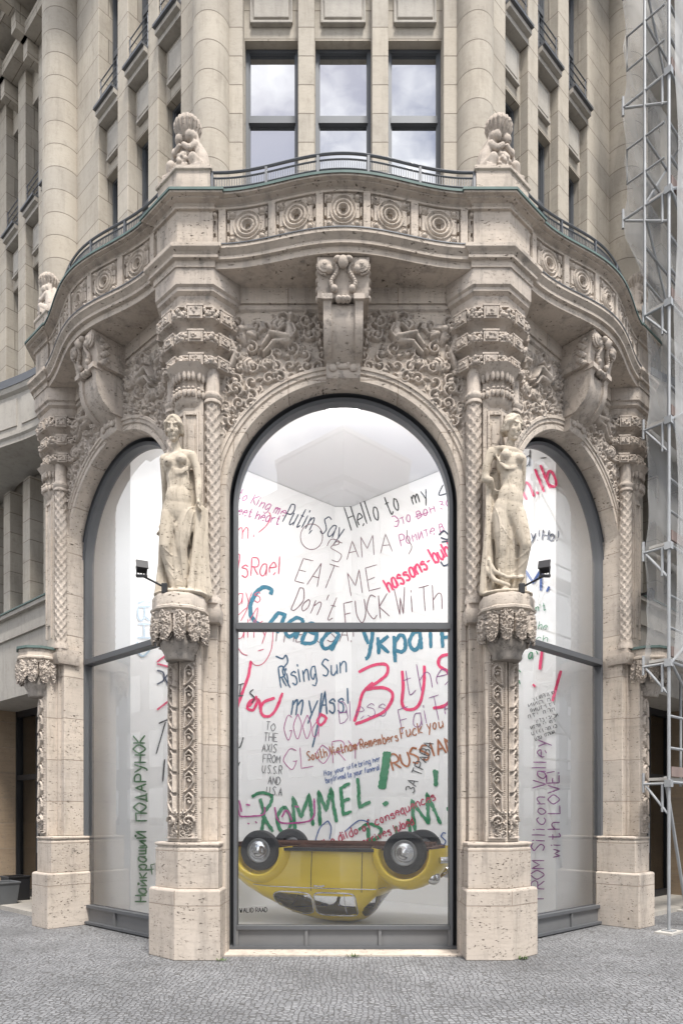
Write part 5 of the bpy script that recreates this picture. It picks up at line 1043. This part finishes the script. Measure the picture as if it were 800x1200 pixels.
def sp(n, m, mat, sm=40): return link(n, m.mesh(n, mat, sm, uv=False), scf)     # local: x along the wing, y towards the wall
LV = [2.1, 3.79, 5.43, 7.19, 8.84, 10.42, 12.08, 13.8]; BAYL = 2.5
for i in range(4):
    for y in ((0, .0),) if i == 0 else ((0, .0), (.72, .0)):
        o = sp('pole', MB().tube([(i * BAYL, y[0], .05), (i * BAYL, y[0], 15)], .023, 10), GALV); 
        bp = sp('base_board', MB().box(i * BAYL - .2, i * BAYL + .2, y[0] - .12, y[0] + .12, .0, .03), DECK); link('base_plate', MB().box(i * BAYL - .075, i * BAYL + .075, y[0] - .075, y[0] + .075, .031, .045).tube([(i * BAYL, y[0], .04), (i * BAYL, y[0], .3)], .018, 8).mesh('base_plate', GALV), bp)
for li, z in enumerate(LV):
    for i in range(3):
        x = i * BAYL; sp('ledger', MB().tube([(x, 0, z + .02), (x + BAYL, 0, z + .02)], .022, 8), GALV); 
        if li < 7:
            sp('guard_rail', MB().tube([(x, 0, z + .95), (x + BAYL, 0, z + .95)], .02, 8), GALV); sp('guard_rail', MB().tube([(x, 0, z + .5), (x + BAYL, 0, z + .5)], .02, 8), GALV)
        sp('deck', MB().box(x + .05, x + BAYL - .03, .02, .30, z + .05, z + .09), DECK); sp('toe_board', MB().box(x + .05, x + BAYL - .05, -.02, .01, z + .1, z + .24), TOE)
    for i in range(4):
        x = i * BAYL; bl = .66 if z > 10 else .36; bk_ = MB(); bk_.tube([(x, 0, z), (x, bl, z)], .019, 8).tube([(x, .02, z - .42), (x, bl - .04, z - .03)], .018, 8).tube([(x, .09, z - .40), (x, .09, z)], .02, 8).tube([(x, bl, z - .12), (x, bl, z + .16)], .02, 8)
        sp('console_bracket', bk_, GALV); sp('coupler', MB().box(x - .04, x + .04, -.045, .05, z - .05, z + .05), GALV)
        if 0 < li and (i or li > 4): sp('end_frame', MB().tube([(x + .0, .06, z + .5), (x, .6, z + .5), (x, .6, z + 1.0), (x, .06, z + 1.0)], .016, 8), GALV)
for x, z0 in ((0, 8.84), (1.25, 2.1), (3.75, 2.1)): sp('pole', MB().tube([(x, .34, z0), (x, .34, 15)], .021, 10), GALV)
for z in LV[4:]:
    for dz in (.5, 1.0): sp('guard_rail', MB().tube([(0, .34, z + dz), (5, .34, z + dz)], .017, 8), GALV)
for li in range(4, 7): sp('diagonal_brace', MB().tube([(0 if li % 2 else 1.25, .36, LV[li]), (1.25 if li % 2 else 0, .36, LV[li + 1])], .017, 8), GALV)
for li in range(0, 7): sp('diagonal_brace', MB().tube([(0 if li % 2 else BAYL, -.03, LV[li]), (BAYL if li % 2 else 0, -.03, LV[li + 1])], .02, 8), GALV)
sp('stair_stringer', MB().tube([(.12, .1, LV[0] + .1), (.9, .1, .1)], .025, 8), GALV)
zs_ = np.linspace(3.85, 15, 150); 
def netp(i, j):
    z = zs_[j]; near = min(abs(z - q) for q in LV); lo_k = min(1, max(0, (10.2 - z) / 1.0)); e = -.03 + .13 * math.sin(math.pi * min(1, near / .84)) * (1 - .6 * lo_k) + .05 * lo_k
    x = e + (7.5 - e) * (i / 60) ** 1.2; y = .64 - .30 * lo_k + .025 * math.sin(x * 3.1 + z * .6) + .02 * math.sin(z * 3.8) * math.exp(-x); return (x, y, z)
sp('netting', MB().grid(netp, 60, 149), NETM, 180)
# outer net in front of the decks
def netq(i, j):
    z = zs_[j]; x = .06 + 7.4 * i / 50; return (x, -.06 - .025 * math.sin(x * 4 + z * 1.3) - .02 * abs(math.sin((z - LV[0]) * 1.9)), z)
sp('netting', MB().grid(netq, 50, 149), NETM, 180)
# small black lamp on the pier beside the scaffold
p_ = bw('r', 2.05, .35, 3.9 + .0); p_ = px(762, 697, 10.35); o = empty('wall_lamp', p_, AL); tag(o, 'tiny black lamp fixed beside the outermost right pillar', 'lamp')
link('housing', MB().lathe([(.05, -.07), (.06, .05), (.03, .09), (.0, .1)], (0, 0, 0), 14).mesh('housing', BLACK, 40), o); link('wall_bracket', MB().box(-.02, .02, 0, .6, .02, .05).mesh('wall_bracket', BLACK), o)
# ---------------------------------------------------------------- planters, weeds, paper
PLM = plain('planter_grey', (.10, .105, .11), .6, 0, .2, 6); SOIL = plain('soil', (.03, .024, .018), .95, 0, .4, 30)
for (x, y, h, w0, mat, lb) in ((-6.08, 12.2, .44, .17, PLM, 'grey tapered planter at the far left edge by the entrance'), (-6.12, 12.75, .42, .19, BLACK, 'black square planter box beside the entrance door')):
    o = empty('planter', (x, y, .076 if y > 12.5 else .0), R(-42)); tag(o, lb, 'planter')
    a, b2 = w0, w0 * (1.25 if mat is PLM else 1.0)
    link('pot', MB().loft([[(sx * k, sy * k, z) for sx, sy in ((-1, -1), (1, -1), (1, 1), (-1, 1))] for k, z in ((a, 0), (b2, h), (b2 + .015, h), (b2 + .015, h + .03), (b2 - .02, h + .03), (b2 - .02, h - .04))]).mesh('pot', mat), o, bevel=.006)
    link('soil', MB().box(-b2 + .025, b2 - .025, -b2 + .025, b2 - .025, h - .06, h - .035).mesh('soil', SOIL), o)
WEED = plain('weed_leaf', (.06, .10, .025), .7, 0, .3, 40)
for x, y, n_l, lb in ((px(413, 1119, 8.0).x, 7.93, 22, 'little green weed at the foot of the middle window step'), (px(611, 1124, 7.85).x, 7.8, 30, 'little green weed at the corner of the right pillar base'), (px(262, 1124, 7.8).x, 7.72, 12, 'tiny weed by the left pillar base')):
    m = MB(); rw = random.Random(n_l)
    for i in range(n_l):
        a, l_ = rw.uniform(0, 6.28), rw.uniform(.03, .075); d = Vector((math.cos(a), math.sin(a), rw.uniform(.3, 1.2))).normalized() * l_; s_2 = Vector((-math.sin(a), math.cos(a), 0)) * .008; o_ = Vector((rw.uniform(-.05, .05), rw.uniform(-.02, .02), 0))
        m.add([o_, o_ + d * .5 + s_2, o_ + d, o_ + d * .5 - s_2], [(0, 1, 2, 3)])
    o = link('weed', m.mesh('weed', WEED, None, False), None, (x, y, .003)); tag(o, lb, 'weed')
# ---------------------------------------------------------------- buildings across the crossing, seen mirrored in the panes
CONC = plain('pale_render', (.50, .50, .50), .8, 0, .1, .4); CONC2 = plain('grey_render', (.30, .30, .30), .8, 0, .1, .4); DGL = glassmat('office_glass', .25, dark=(.10, .11, .12))
ob = empty('office_building', (0, -28.3, 0)); tag(ob, 'pale corner office block with a stepped roof storey, mirrored in the middle arched window', 'building')
def wedge(r0, depth, z0, z1, setb=0, o_=ob):
    c, s_2 = math.cos(AL), math.sin(AL); a = Vector((0, -setb)); l1 = a + Vector((-c, -s_2)) * r0; r1 = a + Vector((c, -s_2)) * r0
    return [(a.x, a.y), (r1.x, r1.y), (r1.x - s_2 * depth * 0, r1.y - depth), (l1.x, l1.y - depth), (l1.x, l1.y)]
link('wall', MB().prism(wedge(34, 10, 0, 0, .3), 0, 24.0).mesh('wall', CONC), ob)
link('roof_slab', MB().prism(wedge(34.3, 10, 0, 0, -.5), 24.01, 24.45).mesh('roof_slab', CONC2), ob)
pe = wedge(6.6, 6, 0, 0, 1.2); link('roof_storey', MB().prism(pe, 24.46, 27.7).prism(wedge(6.8, 6, 0, 0, .9), 27.71, 28.0).mesh('roof_storey', CONC2), ob)
link('roof_storey', MB().prism(wedge(16, 8, 0, 0, 2.6), 24.47, 26.6).mesh('roof_storey', CONC2), ob)
for fl_ in range(7):
    for sg in (-1, 1):
        z = 1.0 + fl_ * 3.35; m = MB(); c, s_2 = math.cos(AL), math.sin(AL)
        for q in range(14):
            a0, a1 = 1.2 + q * 2.3, 2.9 + q * 2.3
            P_ = lambda a, o_: (sg * c * a + sg * s_2 * o_, -s_2 * a - .3 + c * o_)
            p0, p1, p2, p3 = P_(a0, .03), P_(a1, .03), P_(a1, -.1), P_(a0, -.1); m.prism([p0, p1, p2, p3], z, z + 1.9)
        link('window_band', m.mesh('window_band', DGL), ob)
        pq = lambda a, o_: (sg * c * a + sg * s_2 * o_, -s_2 * a - .3 + c * o_)
        link('ledge', MB().prism([pq(.0, .25), pq(34, .25), pq(34, -.1), pq(0, -.1)], z + 2.2, z + 2.4).mesh('ledge', CONC), ob)
for sg, nm in ((-1, 'left'), (1, 'right')):
    n_o = Vector((sg * math.sin(AL), -math.cos(AL))); d_o = Vector((sg * math.cos(AL), math.sin(AL))); b0 = Vector((sg * 3.3, 9.0)) + n_o * 19
    o = empty('street_building', (b0.x, b0.y, 0)); tag(o, 'lower grey street front across the %s side street, mirrored faintly in the %s window' % (nm, nm), 'building')
    Qp = lambda a, q: (d_o.x * a + n_o.x * q, d_o.y * a + n_o.y * q)
    link('wall', MB().prism([Qp(3, 0), Qp(60, 0), Qp(60, 10), Qp(3, 10)], 0, 12.5).mesh('wall', CONC2), o)
    for fl_ in range(3):
        m = MB()
        for q in range(20): m.prism([Qp(5 + q * 2.7, -.04), Qp(6.6 + q * 2.7, -.04), Qp(6.6 + q * 2.7, .1), Qp(5 + q * 2.7, .1)], 1 + fl_ * 3.8, 3.4 + fl_ * 3.8)
        link('window_band', m.mesh('window_band', DGL), o)
